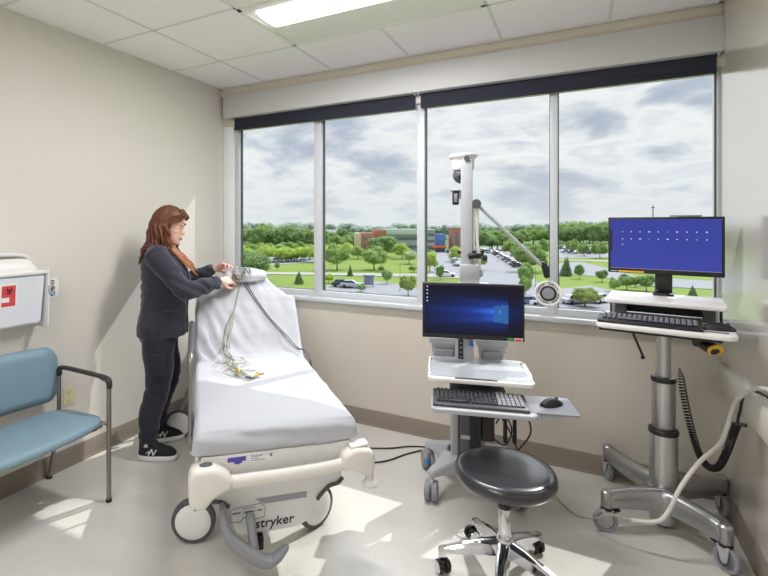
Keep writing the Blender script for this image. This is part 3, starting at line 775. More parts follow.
# ribbed cuffs, pocket, zip edge
for el, wr in ((EL_R, WR_R), (EL_L, WR_L)):
    d = (wr-el).normalized(); g = G(); g.tube([wr-d*.050, wr-d*.03, wr-d*.004, wr+d*.004], [.0445,.0425,.0375,.031], 22); obj('cuff', g, M['cuff'], jk)
g = G(); g.tube(cr([(.04,-.214,.985),(.09,-.207,.98),(.135,-.178,.972)], 5), .006, 8, flat=1.6); obj('pocket_welt', g, M['jacket'], jk)
g = G(); g.tube(cr([(.192,-.012,1.06),(.184,-.022,.95),(.188,-.028,.86),(.184,-.03,.80)], 5), .007, 8); obj('front_edge', g, M['cuff'], jk)
g = G()   # scrub top in the neck opening and down the front
g.loft([[Vector((.198-.0*y*y-.9*y*y+dx, y, z)) for y in [(-1+2*j/8)*hw for j in range(9)]] for z, hw, dx in ((.80,.03,-.008),(.95,.03,-.010),(1.06,.034,.0),(1.16,.045,.010),(1.24,.058,-.008),(1.31,.062,-.056),(1.345,.052,-.098))], cap=False, closed=False)
obj('scrub_top', g, M['tunic'], per, angle=180)
def trouser_geo():
    g = G()
    g.loft([ell((cx, 0, z), hx, hy, 32, 2.3) for z, cx, hx, hy in ((.76,.0,.125,.165),(.84,.0,.140,.180),(.92,.005,.138,.176),(.98,.01,.12,.155))])
    for s, hip, kn, an in LEGS:
        pts = cr([hip, hip.lerp(kn,.45), kn+Vector((.004,0,.02)), kn.lerp(an,.45)+Vector((-.016,0,0)), an+Vector((.0,0,.055)), an+Vector((0,0,.018))], 5)
        rs = [.118,.116,.113,.110,.106,.102,.098,.094,.091,.088,.083,.080,.078,.076,.074,.072,.070,.068,.065,.062,.060,.057,.055,.052,.049,.047]
        g.tube(pts, rs[:len(pts)], 22, up=(1,0,0), flat=.95)
    return g
tg = baked(trouser_geo(), .006, 4, .5)
tg.displace(lambda co: .006*noise.fractal(co*8, 1, 2, 3)+.004*math.sin(co.z*70+co.x*30)*(max(0, 1-abs(co.z-.45)/.09)+max(0, 1-abs(co.z-.17)/.1)))
tr = obj('trousers', tg, M['trousers'], per, angle=180)
g = G(); g.prism([(-.045,0),(.045,0),(.045,.15),(-.045,.15)], 0, .006, lambda a, b, d: (a*.98+.012, -.222-d+.06*max(0,.66-.52-b)+.01, .56+b), bev=.002); obj('cargo_pocket', g, M['trousers'], tr)
# shoes
def shoe(s, an, yaw):
    T = Matrix.Translation((an.x+.008, an.y, 0)) @ Euler((0,0,yaw)).to_matrix().to_4x4() @ Matrix.Diagonal((.92,1,1,1))
    def foot(z, w, x0, x1, n=26):
        out = []
        for j in range(n):
            a = 2*PI*j/n; c_, s_ = math.cos(a), math.sin(a); xm, hx = (x0+x1)/2, (x1-x0)/2
            ww = w*(1+.10*c_)
            out.append(Vector((xm+hx*math.copysign(abs(c_)**.66, c_), ww*math.copysign(abs(s_)**.66, s_)+.006*s*c_, z)))
        return out
    g = G(); g.loft([foot(.034,.043,-.075,.195), foot(.052,.043,-.078,.190), foot(.072,.039,-.074,.165), foot(.088,.037,-.072,.115), foot(.103,.037,-.072,.066), foot(.122,.037,-.074,.048), foot(.124,.031,-.066,.040)])
    g.xf(T); sh = obj('shoe', g, M['shoe'], per, angle=70)
    g = G(); g.loft([foot(.0,.037,-.066,.178), foot(.006,.043,-.078,.196), foot(.020,.046,-.083,.203), foot(.036,.045,-.080,.199), foot(.040,.040,-.07,.185)]); g.xf(T); obj('sole', g, M['sole'], sh, angle=60)
    for side in (-1, 1):   # the letter mark on the flank
        def Q(x, z): return (x+.02, side*(.0445-.10*(z-.045)-.06*max(0, x-.02)), z)
        g = G()
        for a, b in (((-.012,.046),(.010,.084)), ((.010,.084),(.022,.046)), ((.022,.046),(.044,.080))):
            g.tube([Q(*a), Q(*b)], .0042, 6)
        for x0 in (.0, .012): g.tube([Q(x0-.03,.060+x0*.6), Q(x0+.0,.064+x0*.6)], .002, 5)
        g.xf(T); obj('letter_mark', g, M['sole'], sh)
    g = G()
    for k in range(5):
        x = .035+.022*k; z = .112-.0085*k-.002*k*k*.4
        g.tube(cr([Vector((x,-.026,z-.010)), Vector((x+.008,0,z+.004)), Vector((x,.026,z-.010))], 4), .0032, 6)
    g.xf(T); obj('laces', g, M['sole'] if False else M['dgrey'], sh)
    g = G(); g.tube([an+Vector((0,0,-.005)), an+Vector((0,0,.045))], [.037,.036], 18); obj('sock', g, M['sock'], per)
shoe(-1, LEGS[0][3], R(-14)); shoe(1, LEGS[1][3], R(4))
# hair: cap plus wavy locks over back, sides and front of the shoulders
random.seed(21)
def hair_cap():
    g = G(); nu, nv = 40, 22; grid = []
    for i in range(nv+1):
        th = PI*.90*i/nv; row = []
        for j in range(nu+1):
            ph = -PI+2*PI*j/nu
            d = Vector((math.sin(th)*math.cos(ph), math.sin(th)*math.sin(ph), math.cos(th)))
            rx = .116 if d.x < 0 else .106
            p = Vector((-.006+d.x*rx, d.y*.096, .014+d.z*.122)); p *= 1+.04*noise.noise(d*5)+.012*math.sin(ph*22+d.z*3)
            row.append((p, d))
        grid.append(row)
    vs = {}
    def keep(d): return not (d.x > .42 and d.z < .44-abs(d.y)*.1) and not (d.z < -.25 and d.x > -.05)
    for i in range(nv):
        for j in range(nu):
            q = [(i,j),(i+1,j),(i+1,j+1),(i,j+1)]
            if all(keep(grid[a][b][1]) for a, b in q):
                for a in q:
                    if a not in vs: vs[a] = g.bm.verts.new(HM @ grid[a[0]][a[1]][0])
                g.bm.faces.new([vs[a] for a in q])
    return g
hg = hair_cap()
def lock(ph, r0, length, out, front, tip):
    # start near the parting, ride over the skull, then fall
    d = Vector((math.cos(ph), math.sin(ph), 0)); pts = []
    for k in range(6):
        th = R(18+k*15); rr = .112 if d.x < 0 else .100
        p = HM @ Vector((-.006+math.sin(th)*d.x*rr*1.03, math.sin(th)*d.y*.100, .016+math.cos(th)*.122)); pts.append(p)
    p = pts[-1].copy(); n = 9; a0 = random.uniform(0, 6.28); fr_ = random.uniform(.8, 1.2)
    dw = Vector((math.cos(ph+PA*0), math.sin(ph), 0))
    for k in range(n):
        t = (k+1)/n
        q = p+Vector((dw.x*out*math.sin(t*PI*.6)+front*t, dw.y*out*math.sin(t*PI*.6), -length*t))
        q += Vector((math.cos(a0+t*9*fr_), math.sin(a0+t*9*fr_), 0))*.011
        # keep outside the jacket
        if q.z < 1.40:
            lim = .100+(1.40-q.z)*.28; lim = min(lim, .15)
            if q.x < .0: q.x = min(q.x, -lim*.92) if abs(q.y) < .11 else q.x
        pts.append(q)
    m = len(pts); rs = [r0*(.55+.45*min(1, i/4))*(1 if i < m-5 else (m-i)/5.5) for i in range(m)]
    return pts, rs
for k in range(92):
    ph = PI + (-1+2*k/91)*R(93) + random.uniform(-.05,.05)
    c_ = math.cos(ph)
    L_ = random.uniform(.23,.30) if c_ < -.2 else random.uniform(.15,.21)
    pts, rs = lock(ph, random.uniform(.009,.0145), L_, random.uniform(.008,.03), (.035 if c_ > -.15 else -.01), 0)
    hg.tube(cr(pts, 2), [rs[min(i//2, len(rs)-1)] for i in range((len(pts)-1)*2+1)], 7, flat=.6)
# fringe swept back from the forehead
for k in range(40):
    s = -1 if k % 2 else 1; y0 = s*random.uniform(.002,.062); dx_ = random.uniform(-.012,.006); tt = random.random()**1.3; 
    pts = [HM @ Vector((.035, y0*.4, .124)), HM @ Vector((.092+dx_-.045*tt, y0*.9, .092+.034*tt)), HM @ Vector((.080+dx_-.045*tt, s*(.066+.008*tt), .062+dx_+.036*tt)), HM @ Vector((.034+dx_-.04*tt, s*.092, .030+.03*tt)), HM @ Vector((-.012, s*.099, -.01)), HM @ Vector((-.035, s*.100, -.075))]
    hg.tube(cr(pts, 3), [.004]+[.0085]*13+[.006,.003], 7, flat=.45)
hr = obj('hair', hg, M['hair'], per, angle=180)
g = G()
for s in (-1, 1):
    for k7 in range(13):
        k = k7*.52; x0 = .03+.012*k; a0 = random.uniform(0,6)
        pts = [HM @ Vector((-.045+.006*k, s*.092, -.05)), HM @ Vector((-.03+.008*k, s*.094, -.10))]
        b_ = pts[-1]
        for t in range(1, 7):
            u = t/6
            q = b_+Vector((.055*u+.010*k*u, s*(-.012*u), -(.165+.012*k)*u)); q.x = max(q.x, .03+.18*u+.006*k-.03*(1-u)); q += Vector((.010*math.cos(a0+u*8), .009*math.sin(a0+u*8), 0)); pts.append(q)
        rr = cr(pts, 3); g.tube(rr, [.0088*(1-.75*(i/len(rr))**2) for i in range(len(rr))], 7, flat=.65)
obj('hair_ends', g, M['hair2'], hr, angle=180)['label'] = 'lighter copper hair lengths over the chest'

# ------------------------------------------------------------------ guest chair by the left wall (faces +x)
ch = thing('armchair', 'wide blue vinyl guest chair with grey steel legs and black arm against left wall', 'chair', (.0, 1.36, 0))
Y1 = .392
def back_pt(y, z): return Vector((.085-.03*(z-.6)+.05*(1-(y/.39)**2)*-.6+.02, y, z))
g = G(); nz_, ny_ = 20, 28; fr_, bk_ = [], []
top = lambda y: .825-.012*(y/.38)**2-.05*max(0, (abs(y)-.33)/.05)**2*.9
bot = lambda y: .492-.045*(1-abs(y)/.38)*.0+.03*max(0, (abs(y)-.34)/.04)**2
for i in range(nz_+1):
    rowf, rowb = [], []
    for j in range(ny_+1):
        y = -.385+.775*j/ny_; z = bot(y)+(top(y)-bot(y))*i/nz_
        e = min(1, min(i, nz_-i)/3.)*min(1, min(j, ny_-j)/3.); e = math.sin(e*PI/2)
        p = back_pt(y, z); rowf.append(p+Vector((.006+.026*e,0,0))); rowb.append(p-Vector((.006+.008*e,0,0)))
    fr_.append(rowf); bk_.append(rowb)
for rows_ in (fr_, bk_):
    vs = [[g.bm.verts.new(p) for p in r] for r in rows_]
    for a, b in zip(vs, vs[1:]):
        for j in range(ny_): g.bm.faces.new((a[j], a[j+1], b[j+1], b[j]))
bmesh.ops.bridge_loops(g.bm, edges=[e for e in g.bm.edges if e.is_boundary])
obj('backrest', g, M['blue_seat'], ch, angle=60)
g = G(); n = 48
def seat_ring(z, gr):
    out = []
    for j in range(n):
        a = 2*PI*j/n; c_, s_ = math.cos(a), math.sin(a)
        x = .368+math.copysign(abs(c_)**.38, c_)*.23*gr; y = math.copysign(abs(s_)**.42, s_)*.390*gr
        if x > .345: x += .045*(1-(y/.39)**2)*gr-.012
        zz = z-.010*(y/.385)**2*0+.012*((x-.345)/.25)
        out.append(Vector((x, y, zz)))
    return out
g.loft([seat_ring(.425,.94), seat_ring(.430,.98), seat_ring(.445,1.0), seat_ring(.462,.985), seat_ring(.472,.93), seat_ring(.476,.80), seat_ring(.478,.4)])
obj('seat', g, M['blue_seat'], ch, angle=70)
g = G(); g.box((.33,0,.415), (.40,.70,.018), bev=.004); obj('seat_pan', g, M['black'], ch)
for s in (1, -1):
    y = s*.397
    g = G(); g.tube(cr([(.563,y,.01),(.563,y,.3),(.563,y,.62),(.560,y,.655),(.545,y,.672),(.50,y,.680)], 4), .0125, 12); lg = obj('leg', g, M['steel'], ch)
    g = G(); g.cyl((.563,y,0), (.563,y,.016), .016); obj('foot_cap', g, M['black'], lg)
    g = G(); g.tube(cr([(.035,y-.01*s,.012),(.075,y-.006*s,.20),(.115,y-.004*s,.40),(.110,y,.56),(.108,y,.66),(.125,y,.676)], 4), .0125, 12); lg = obj('leg', g, M['steel'], ch)
    g = G(); g.cyl((.033,y-.01*s,0), (.035,y-.01*s,.016), .016); obj('foot_cap', g, M['black'], lg)
    g = G(); g.tube(cr([(.115,y,.645),(.118,y,.674),(.150,y,.688),(.30,y,.690),(.47,y,.688),(.54,y,.684),(.564,y,.672),(.568,y,.640)], 5), .0165, 12, flat=.75, up=(0,1,0), round_end=True); obj('armrest', g, M['arm_black'], ch)
    g = G(); g.tube([(.12,y,.408),(.563,y,.43)], .010, 10); g.cyl((.563,y,.44), (.53,y-.05*s,.44), .009); obj('side_stretcher', g, M['steel'], ch)
    g = G(); g.tube([(.112,y,.60),(.10,y-.05*s,.60)], .010, 8); obj('back_bracket', g, M['steel'], ch)
for x in (.16, .50):
    g = G(); g.tube([(x,-.397,.408),(x,.397,.408)], .010, 10); obj('seat_rail', g, M['steel'], ch)

# ------------------------------------------------------------------ sharps container on the left wall
sp = thing('sharps_container', 'white wall mounted sharps bin with red biohazard label above the blue chair', 'sharps bin', (0, 1.50, .96))
g = G(); g.loft([[(.02,-.16,.01),(.02,.15,.01),(.115,.15,.01),(.115,-.16,.01)], [(.012,-.17,.30),(.012,.165,.30),(.135,.165,.30),(.135,-.17,.30)]]); 
bmesh.ops.bevel(g.bm, geom=list(g.bm.edges), offset=.012, segments=3, affect='EDGES'); obj('bin_body', g, mat('translucent white plastic', s2l(226,230,236), .35), sp)
g = G(); g.box((.074,-.003,.308), (.145,.36,.022), bev=.008); lid = obj('lid', g, M['white'], sp)
g = G(); n = 14
g.loft([[(.055+.062*math.sin(PI*k/n)*.9, y, .318+r*.085*math.sin(PI*k/n)**.6*(1 if k else 0)) if False else (.072-.062*math.cos(PI*k/n), y, .318+r*.072*math.sin(PI*k/n)) for k in range(n+1)] for y, r in ((-.165,.8),(-.12,1),(.05,1),(.095,.9),(.115,.45))]); obj('drop_chute', g, M['white'], lid)
g = G(); g.tube(cr([(.02,.150,.31),(.02,.120,.39),(.02,.02,.41),(.02,-.16,.41)], 5), .014, 10); obj('hood_rim', g, M['offwhite'], lid)
g = G(); g.prism([(-.005,-.02),(.145,-.02),(.145,.33),(-.005,.33)], .168, .182, lambda a, b, d: (a, d, b), bev=.006); br = obj('bracket', g, M['offwhite'], sp)
g = G(); g.lathe([(.001,0),(.030,0),(.032,.006),(.026,.012),(.020,.012),(.018,.008),(.001,.008)], (.135,.188,.205), (.8,.6,0), 24); obj('lock_ring', g, M['lgrey'], br)
g = G(); g.cyl((.135,.188,.205), (.147,.197,.205), .010); obj('lock_core', g, M['steel'], br)
ZB = lambda z: .115+.020*(z-.01)/.29+.0012
def lab(y0, y1, z0, z1, off): 
    g = G(); g.quad((ZB(z0)+off,y0,z0),(ZB(z0)+off,y1,z0),(ZB(z1)+off,y1,z1),(ZB(z1)+off,y0,z1)); return g
lb = obj('label_backing', lab(-.16,.005,.125,.262,.0), M['white'], sp)
obj('red_label', lab(-.075,-.003,.135,.248,.0008), mat('red biohazard label', s2l(214,72,72), .5), sp)['label'] = 'red biohazard label'
obj('white_strip', lab(-.095,-.035,.158,.184,.0016), M['white'], sp)
obj('black_strip', lab(-.16,-.085,.160,.200,.0016), M['ink'], sp)
g = G()
for k in range(3):
    a = PI/2+2*PI*k/3; c = Vector((ZB(.22)+.002, -.036+.010*math.cos(a), .220+.010*math.sin(a)))
    g.tube([c+Vector((0,.010*math.cos(t), .010*math.sin(t))) for t in [a+.7+(2*PI-1.4)*i/12 for i in range(13)]], .0022, 6)
g.tube([Vector((ZB(.22)+.002,-.036+.006*math.cos(t),.22+.006*math.sin(t))) for t in [2*PI*i/12 for i in range(12)]], .0014, 5, closed=True)
obj('biohazard_symbol', g, M['ink'], sp)
# small notice plate
pn = thing('notice_plate', 'small white plate with three round pictogram stickers beside the sharps bin', 'sign', (.085, 1.728, 1.165))
g = G(); g.box((-.045,.0,0), (.09,.012,.04), bev=.003); obj('wall_arm', g, M['offwhite'], pn)
g = G(); g.box((.004,0,0), (.008,.080,.118), bev=.006); obj('plate', g, M['white'], pn)
for z, m_, r in ((.033,M['ink'],.013),(-.003,M['red_lab'],.016),(-.034,M['blue_lab'],.016)):
    g = G(); g.lathe([(.0005,0),(r,0),(r,.0012),(.0005,.0012)], (.008,.0,z), (1,0,0), 20); d_ = obj('pictogram', g, m_, pn)
    g = G()
    if r < .015: g.tube([(.0096,-.013,z),(.0096,.013,z)], .0030, 6); g.sphere((.0096,0,z), (.001,.006,.006), 10, 6)
    else: g.box((.0096,-.002,z+.002), (.001,.012,.010)); g.box((.0096,.005,z-.004), (.001,.008,.006))
    obj('pictogram_mark', g, M['white'], d_)
g = G(); g.cyl((.008,.033,.050), (.0095,.033,.050), .003); obj('screw', g, M['steel'], pn)
# outlet
ol = thing('wall_outlet', 'ivory duplex power outlet on left wall under the chair arm', 'outlet', (.0, 1.89, .447))
g = G(); g.box((.003,0,0), (.006,.075,.118), bev=.003); obj('cover_plate', g, M['ivory'], ol)
for z in (.028,-.028):
    g = G(); g.lathe([(.0005,0),(.0165,0),(.0165,.002),(.0005,.002)], (.006,0,z), (1,0,0), 18); s_ = obj('socket', g, M['ivory'], ol)
    g = G(); g.box((.0085,-.006,z+.003), (.001,.002,.008)); g.box((.0085,.006,z+.003), (.001,.002,.008)); g.cyl((.008,0,z-.008),(.009,0,z-.008), .0025, n=8); obj('slots', g, M['ink'], s_)
# ------------------------------------------------------------------ shared little builders
def fork_caster(name, x, y, r, parent, yaw=0., wide=.045, body='lgrey', tyre='mgrey', top=.16):
    T = Matrix.Translation((x, y, 0)) @ Euler((0,0,yaw)).to_matrix().to_4x4()
    g = G(); g.cyl((0,0,r*2-.005), (0,0,top), .014, n=12)
    poly = [(-.022,r-.012),(.012,r-.016),(.030,r+.02),(.030,2*r+.012),(-.026,2*r+.012)]
    g.prism(poly, -wide/2+.014, wide/2-.014, lambda a, b, d: (a, d, b), bev=.004)
    g.xf(T); c = obj(name, g, M[body], parent)
    for s in (-1, 1):
        g = G(); w = .015
        g.lathe([(.002,-w),(r*.7,-w),(r-.003,-w+.001),(r,-w+.006),(r,w-.006),(r-.003,w-.001),(r*.7,w),(.002,w)], (0, s*(wide/2-.006), r), (0,1,0), 24); g.xf(T); wh = obj('wheel', g, M[tyre], c)
        g = G(); g.lathe([(.001,0),(r*.55,0),(r*.6,.003),(.001,.004)], (0, s*(wide/2+.009), r), (0,s,0), 20); g.xf(T); obj('hub', g, M['lgrey'], wh)
    return c
def keyboard(t, w, d, m_body, m_key, m_key2, rows=5, colsn=15, split=None):
    g = G(); g.prism([(-d/2,.0),(d/2,.0),(d/2,.026),(d/2-.02,.030),(-d/2+.01,.016),(-d/2,.012)], -w/2, w/2, lambda a, b, c: (c, a, b), bev=.004); obj('keyboard_body', g, m_body, t)
    kw = (w-.03)/colsn
    for r in range(rows):
        y = -d/2+.030+(d-.055)*r/(rows-1); z = .018+.0105*(y+d/2)/d*1.15
        n_ = colsn; k = 0
        while k < n_:
            ww = 5 if (r == 0 and k == 3) else 1
            if split and k+ww > split and k < split: ww = split-k
            g = G(); g.box((-w/2+.015+kw*(k+ww/2), y, z+.004), (kw*ww-.0035, (d-.05)/rows-.004, .009), bev=.002, seg=1, taper=.85)
            obj('key', g, m_key2 if (split and k >= split) else m_key, t); k += ww
def mouse(name, label, loc, rz, m):
    t = thing(name, label, 'computer mouse', loc, rz)
    g = G(); rings = []
    for k in range(9):
        u = k/8; x = -.055+.11*u; h = .034*math.sin(PI*(.12+.80*u))**.7; w_ = .031*(math.sin(PI*(.1+.8*u))**.5)
        rings.append([(w_*math.cos(PI*j/10), x, h*math.sin(PI*j/10)) for j in range(11)])
    g.loft(rings); obj('mouse_shell', g, m, t, angle=60)
    g = G(); g.cyl((-.003,.03,.026), (.003,.03,.026), .009, n=14); obj('scroll_wheel', g, M['dgrey'], t)
    return t

# ------------------------------------------------------------------ middle cart (monitor, trays, tall pole)
C1 = Vector((2.31, 2.90, 0)); A1 = R(15)
c1 = thing('medical_computer_cart', 'light grey wheeled computer cart with trays and tall camera pole in front of the window', 'cart', C1, A1)
def at1(x, y, z): 
    return C1+Vector((x*math.cos(A1)-y*math.sin(A1), x*math.sin(A1)+y*math.cos(A1), z))
g = G(); g.box((-.05,-.02,.155), (.20,.26,.05), bev=.012); obj('base_hub', g, M['lgrey'], c1)
for x, y in ((-.235,-.225),(.225,-.20),(-.26,.135),(.20,.17)):
    g = G(); a = Vector((-.05+.06*(1 if x > 0 else -1), -.02+.07*(1 if y > 0 else -1), .150)); b = Vector((x*.97, y*.97, .158)); d = (b-a); d.z = 0; d.normalize(); s = Vector((-d.y, d.x, 0))
    rg = []
    for u, w_, z0, z1 in ((0,.075,.115,.215),(.35,.055,.125,.195),(.75,.036,.135,.180),(1,.030,.135,.172),(1.12,.020,.138,.165)):
        c = a.lerp(b, u); rg.append([Vector((c.x+s.x*w_*q, c.y+s.y*w_*q, z)) for q, z in ((-1,z0),(1,z0),(.9,z1),(-.9,z1))])
    g.loft(rg); bmesh.ops.bevel(g.bm, geom=list(g.bm.edges), offset=.006, segments=2, affect='EDGES'); obj('base_leg', g, M['lgrey'], c1)
    cs = fork_caster('caster', x, y, .055, c1, yaw=random.uniform(-.4,.4)+PI/2, wide=.052, top=.14)
    if (x, y) == (-.26,.135):
        g = G(); g.prism([(-.014,.060),(.014,.060),(.006,.03),(-.006,.03)], 0, .003, lambda a_, b_, d_: (x+a_, y-.058-d_, b_+.02)); obj('blue_tab', g, M['blue_lab'], cs)
# column: grey post with black equipment panel
g = G(); g.box((-.10,-.03,.46), (.05,.16,.62), bev=.008); g.box((.055,-.01,.46), (.03,.10,.62), bev=.006); obj('column', g, M['lgrey'], c1)
g = G(); g.box((-.03,-.10,.375), (.115,.17,.44), bev=.006); pcb = obj('equipment_box', g, M['black'], c1)
g = G(); g.box((-.055,-.1865,.39), (.052,.004,.34), bev=.001); obj('front_grille', g, M['dgrey'], pcb)
g = G(); g.box((-.05,-.190,.355), (.05,.003,.022), bev=.001); obj('badge', g, M['lgrey'], pcb)
g = G(); g.box((.075,-.10,.39), (.07,.09,.14), bev=.01); obj('power_adapter', g, M['black'], c1)
# rear pole above the trays and its clamp block
g = G(); g.box((-.04,-.12,1.36), (.062,.062,1.10), bev=.006); obj('pole', g, M['lgrey'], c1)
g = G(); g.box((-.025,-.13,1.262), (.105,.09,.11), bev=.008); obj('pole_sleeve', g, M['lgrey'], c1)
g = G(); g.box((.0,-.15,1.205), (.16,.10,.016), bev=.004); obj('sleeve_flange', g, M['white'], c1)
for s in (-1, 1):
    g = G(); g.cyl((-.04+s*.03,-.13,1.385), (-.04+s*.052,-.13,1.385), .011, n=10); obj('clamp_knob', g, M['black'], c1)
g = G(); g.box((-.055,-.165,.82), (.10,.035,.34), bev=.004); bk_ = obj('slotted_bracket', g, M['lgrey'], c1)
g = G(); g.box((-.075,-.185,.85), (.026,.006,.26)); 
obj('slot_strip', g, M['black'], bk_)
for k in range(9):
    g = G(); g.cyl((-.075,-.188,.75+.026*k), (-.075,-.190,.75+.026*k), .004, n=8); obj('bolt_hole', g, M['lgrey'], bk_)
g = G(); g.prism([(0,0),(.03,0),(.022,.012),(.018,.032),(.006,.03)], -.189, -.186, lambda a, b, d: (-.03+a, d, .865+b)); obj('blue_tag', g, M['blue_lab'], bk_)
g = G(); g.box((-.025,-.187,.905), (.03,.003,.010)); obj('red_tag', g, M['red_lab'], bk_)
# two open bins behind the monitor
for x in (-.165, .095):
    g = G(); b_, t_ = .056, .072
    o_ = [[(x-b_,-.13,.74),(x+b_,-.13,.74),(x+b_,-.04,.74),(x-b_,-.04,.74)], [(x-t_,-.15,.865),(x+t_,-.15,.865),(x+t_,-.02,.865),(x-t_,-.02,.865)], [(x-t_-.012,-.16,.865),(x+t_+.012,-.16,.865),(x+t_+.012,-.01,.865),(x-t_-.012,-.01,.865)], [(x-t_-.012,-.16,.895),(x+t_+.012,-.16,.895),(x+t_+.012,-.01,.895),(x-t_-.012,-.01,.895)], [(x-t_,-.15,.895),(x+t_,-.15,.895),(x+t_,-.02,.895),(x-t_,-.02,.895)], [(x-b_+.004,-.125,.75),(x+b_-.004,-.125,.75),(x+b_-.004,-.045,.75),(x-b_+.004,-.045,.75)]]
    g.loft(o_); obj('storage_bin', g, M['lgrey'], c1)
    g = G(); g.box((x,-.147,.79), (.10,.02,.085), rot=(.12,0,0), bev=.004); obj('bin_holder', g, M['mgrey'], c1)
# upper tray (laptop shelf) with rails
def rr(x0, x1, y0, y1, r, n=6):
    out = []
    for cx, cy, a0 in ((x1-r,y1-r,0),(x0+r,y1-r,PI/2),(x0+r,y0+r,PI),(x1-r,y0+r,1.5*PI)):
        for k in range(n+1): out.append((cx+r*math.cos(a0+PI/2*k/n), cy+r*math.sin(a0+PI/2*k/n)))
    return out
vx = lambda a, b, d: (a, b, d)
g = G(); g.prism(rr(-.250,.250,-.545,-.135,.035), .765, .787, vx, bev=.005); ut = obj('upper_tray', g, M['white'], c1)
g = G(); g.prism(rr(-.236,.232,-.515,-.150,.02), .787, .790, vx); obj('tray_mat', g, M['silver'], ut)
g = G(); g.tube(cr([(.236,-.50,.790),(.243,-.44,.802),(.243,-.26,.802),(.236,-.20,.790)], 4), .005, 8); obj('tray_rail', g, M['white'], ut)
g = G(); g.tube(cr([(-.236,-.50,.790),(-.243,-.44,.802),(-.243,-.26,.802),(-.236,-.20,.790)], 4), .005, 8); obj('tray_rail', g, M['white'], ut)
g = G(); g.box((-.02,-.533,.789), (.20,.012,.005), bev=.002); obj('finger_slot', g, M['dgrey'], ut)
g = G(); g.box((-.03,-.22,.748), (.22,.16,.03), bev=.006); obj('tray_support', g, M['dgrey'], c1)
# keyboard tray and mouse platform
g = G(); g.prism(rr(-.232,.232,-.700,-.44,.025), .672, .694, vx, bev=.005); kt = obj('keyboard_tray', g, M['lgrey'], c1)
g = G(); g.box((-.01,-.36,.70), (.26,.22,.03), bev=.006); g.box((-.03,-.28,.722), (.05,.10,.05), bev=.004); obj('tray_slide', g, M['dgrey'], c1)
g = G(); g.prism(rr(.19,.415,-.655,-.43,.018), .690, .697, vx, bev=.002); mp_ = obj('mouse_platform', g, M['mgrey'], c1)
g = G(); g.prism([(.25,-.64),(.34,-.64),(.31,-.58),(.26,-.58)], .668, .690, vx, bev=.004); obj('platform_foot', g, M['lgrey'], mp_)
# lamp arm on the pole
la = thing('articulated_exam_lamp', 'white jointed arm lamp with round ring head clamped to the pole before the window', 'lamp', at1(.012,-.125,1.255), A1)
g = G(); g.box((-.03,0,.0), (.07,.05,.05), bev=.008); g.cyl((.005,0,-.01),(.005,0,.045), .022, n=14); obj('arm_clamp', g, M['white'], la)
g = G(); g.cyl((.012,-.03,.012), (.012,.03,.012), .024, n=16); obj('lower_joint', g, M['lgrey'], la)
for dx in (-.020, .016):
    g = G(); g.tube([(.012+dx*.7,0,.012),(-.004+dx*.6,0,.20),(-.002+dx*.5,0,.385)], .0085, 8); obj('lower_arm', g, M['white'], la)
g = G(); g.cyl((0,-.024,.405), (0,.024,.405), .026, n=18); obj('elbow_joint', g, M['dgrey'], la)
g = G(); g.tube([(0,-.0,.405),(.365,-.0,.045)], .0095, 8); g.tube([(.0,.012,.408),(.36,.012,.054)], .006, 6); obj('upper_arm', g, M['lgrey'], la)
g = G(); g.box((-.006,-.035,.112), (.06,.03,.03), bev=.006); g.cyl((.0,-.04,.115),(-.045,-.04,.108), .016, n=12); g.cyl((.03,-.04,.11),(.03,-.04,.145), .008, n=10); g.cyl((.03,-.04,.10), (.055,-.04,.10), .017, n=12); obj('black_clamp', g, M['black'], la)
g = G(); g.tube([(.352,0,.072),(.366,0,.045),(.370,-.004,.006)], [.014,.020,.016], 10, round_end=True); obj('lamp_swivel', g, M['black'], la)
hc = Vector((.376,-.012,-.090)); ax = Vector((-.18,-1,.12))
g = G(); g.lathe([(.002,-.055),(.03,-.05),(.058,-.03),(.068,-.004),(.070,.004),(.063,.006),(.058,.000),(.044,.000),(.044,.004),(.002,.004)], hc, ax, 32); lh = obj('lamp_head', g, M['white'], la)
q = Vector((0,0,1)).rotation_difference(ax.normalized())
g = G(); g.lathe([(.034,.0045),(.042,.0045),(.042,.009),(.034,.009)], hc, ax, 32); obj('inner_ring', g, M['black'], lh)
g = G(); g.lathe([(.001,.004),(.033,.004),(.030,.012),(.001,.014)], hc, ax, 28); obj('lens', g, M['mgrey'], lh)
for k in range(20):
    a = 2*PI*k/20; 
    if k % 5 == 0: continue
    g = G(); p = hc+q @ Vector((.0515*math.cos(a), .0515*math.sin(a), .003)); g.box(p, (.004,.013,.004)); 
    g.bm.verts.ensure_lookup_table()
    for v in g.bm.verts:
        l_ = v.co-p; v.co = p+q @ (Matrix.Rotation(a, 3, 'Z') @ Vector((l_.x, l_.y, l_.z)))
    obj('vent_slot', g, M['dgrey'], lh)
# camera and microphone on the pole
dc = thing('dome_camera', 'white dome camera with dark glass ball at the top of the cart pole', 'camera', at1(-.055,-.045,1.80), A1)
g = G(); g.lathe([(.002,.155),(.078,.155),(.084,.150),(.080,.138),(.066,.130),(.064,.075),(.055,.062),(.002,.062)], (0,.02,0), (0,0,1), 28); hs = obj('camera_housing', g, M['white'], dc)
g = G(); g.box((.012,-.045,.125), (.05,.02,.05), bev=.004); obj('mount_plate', g, M['lgrey'], dc)
g = G(); g.cyl((.015,-.105,.118), (.015,-.112,.118), .016, n=14); obj('mount_bolt', g, M['dgrey'], dc)
g = G(); g.sphere((-.008,.02,.035), .050, 20, 14); bl = obj('camera_ball', g, M['dgrey'], dc)
g = G(); g.lathe([(.001,0),(.018,0),(.020,.006),(.001,.008)], (-.008,-.026,.018), (0,-1,-.35), 18); obj('camera_lens', g, M['black'], bl)
mc = thing('microphone', 'small black microphone unit on a white bracket below the dome camera', 'microphone', at1(-.088,-.115,1.665), A1)
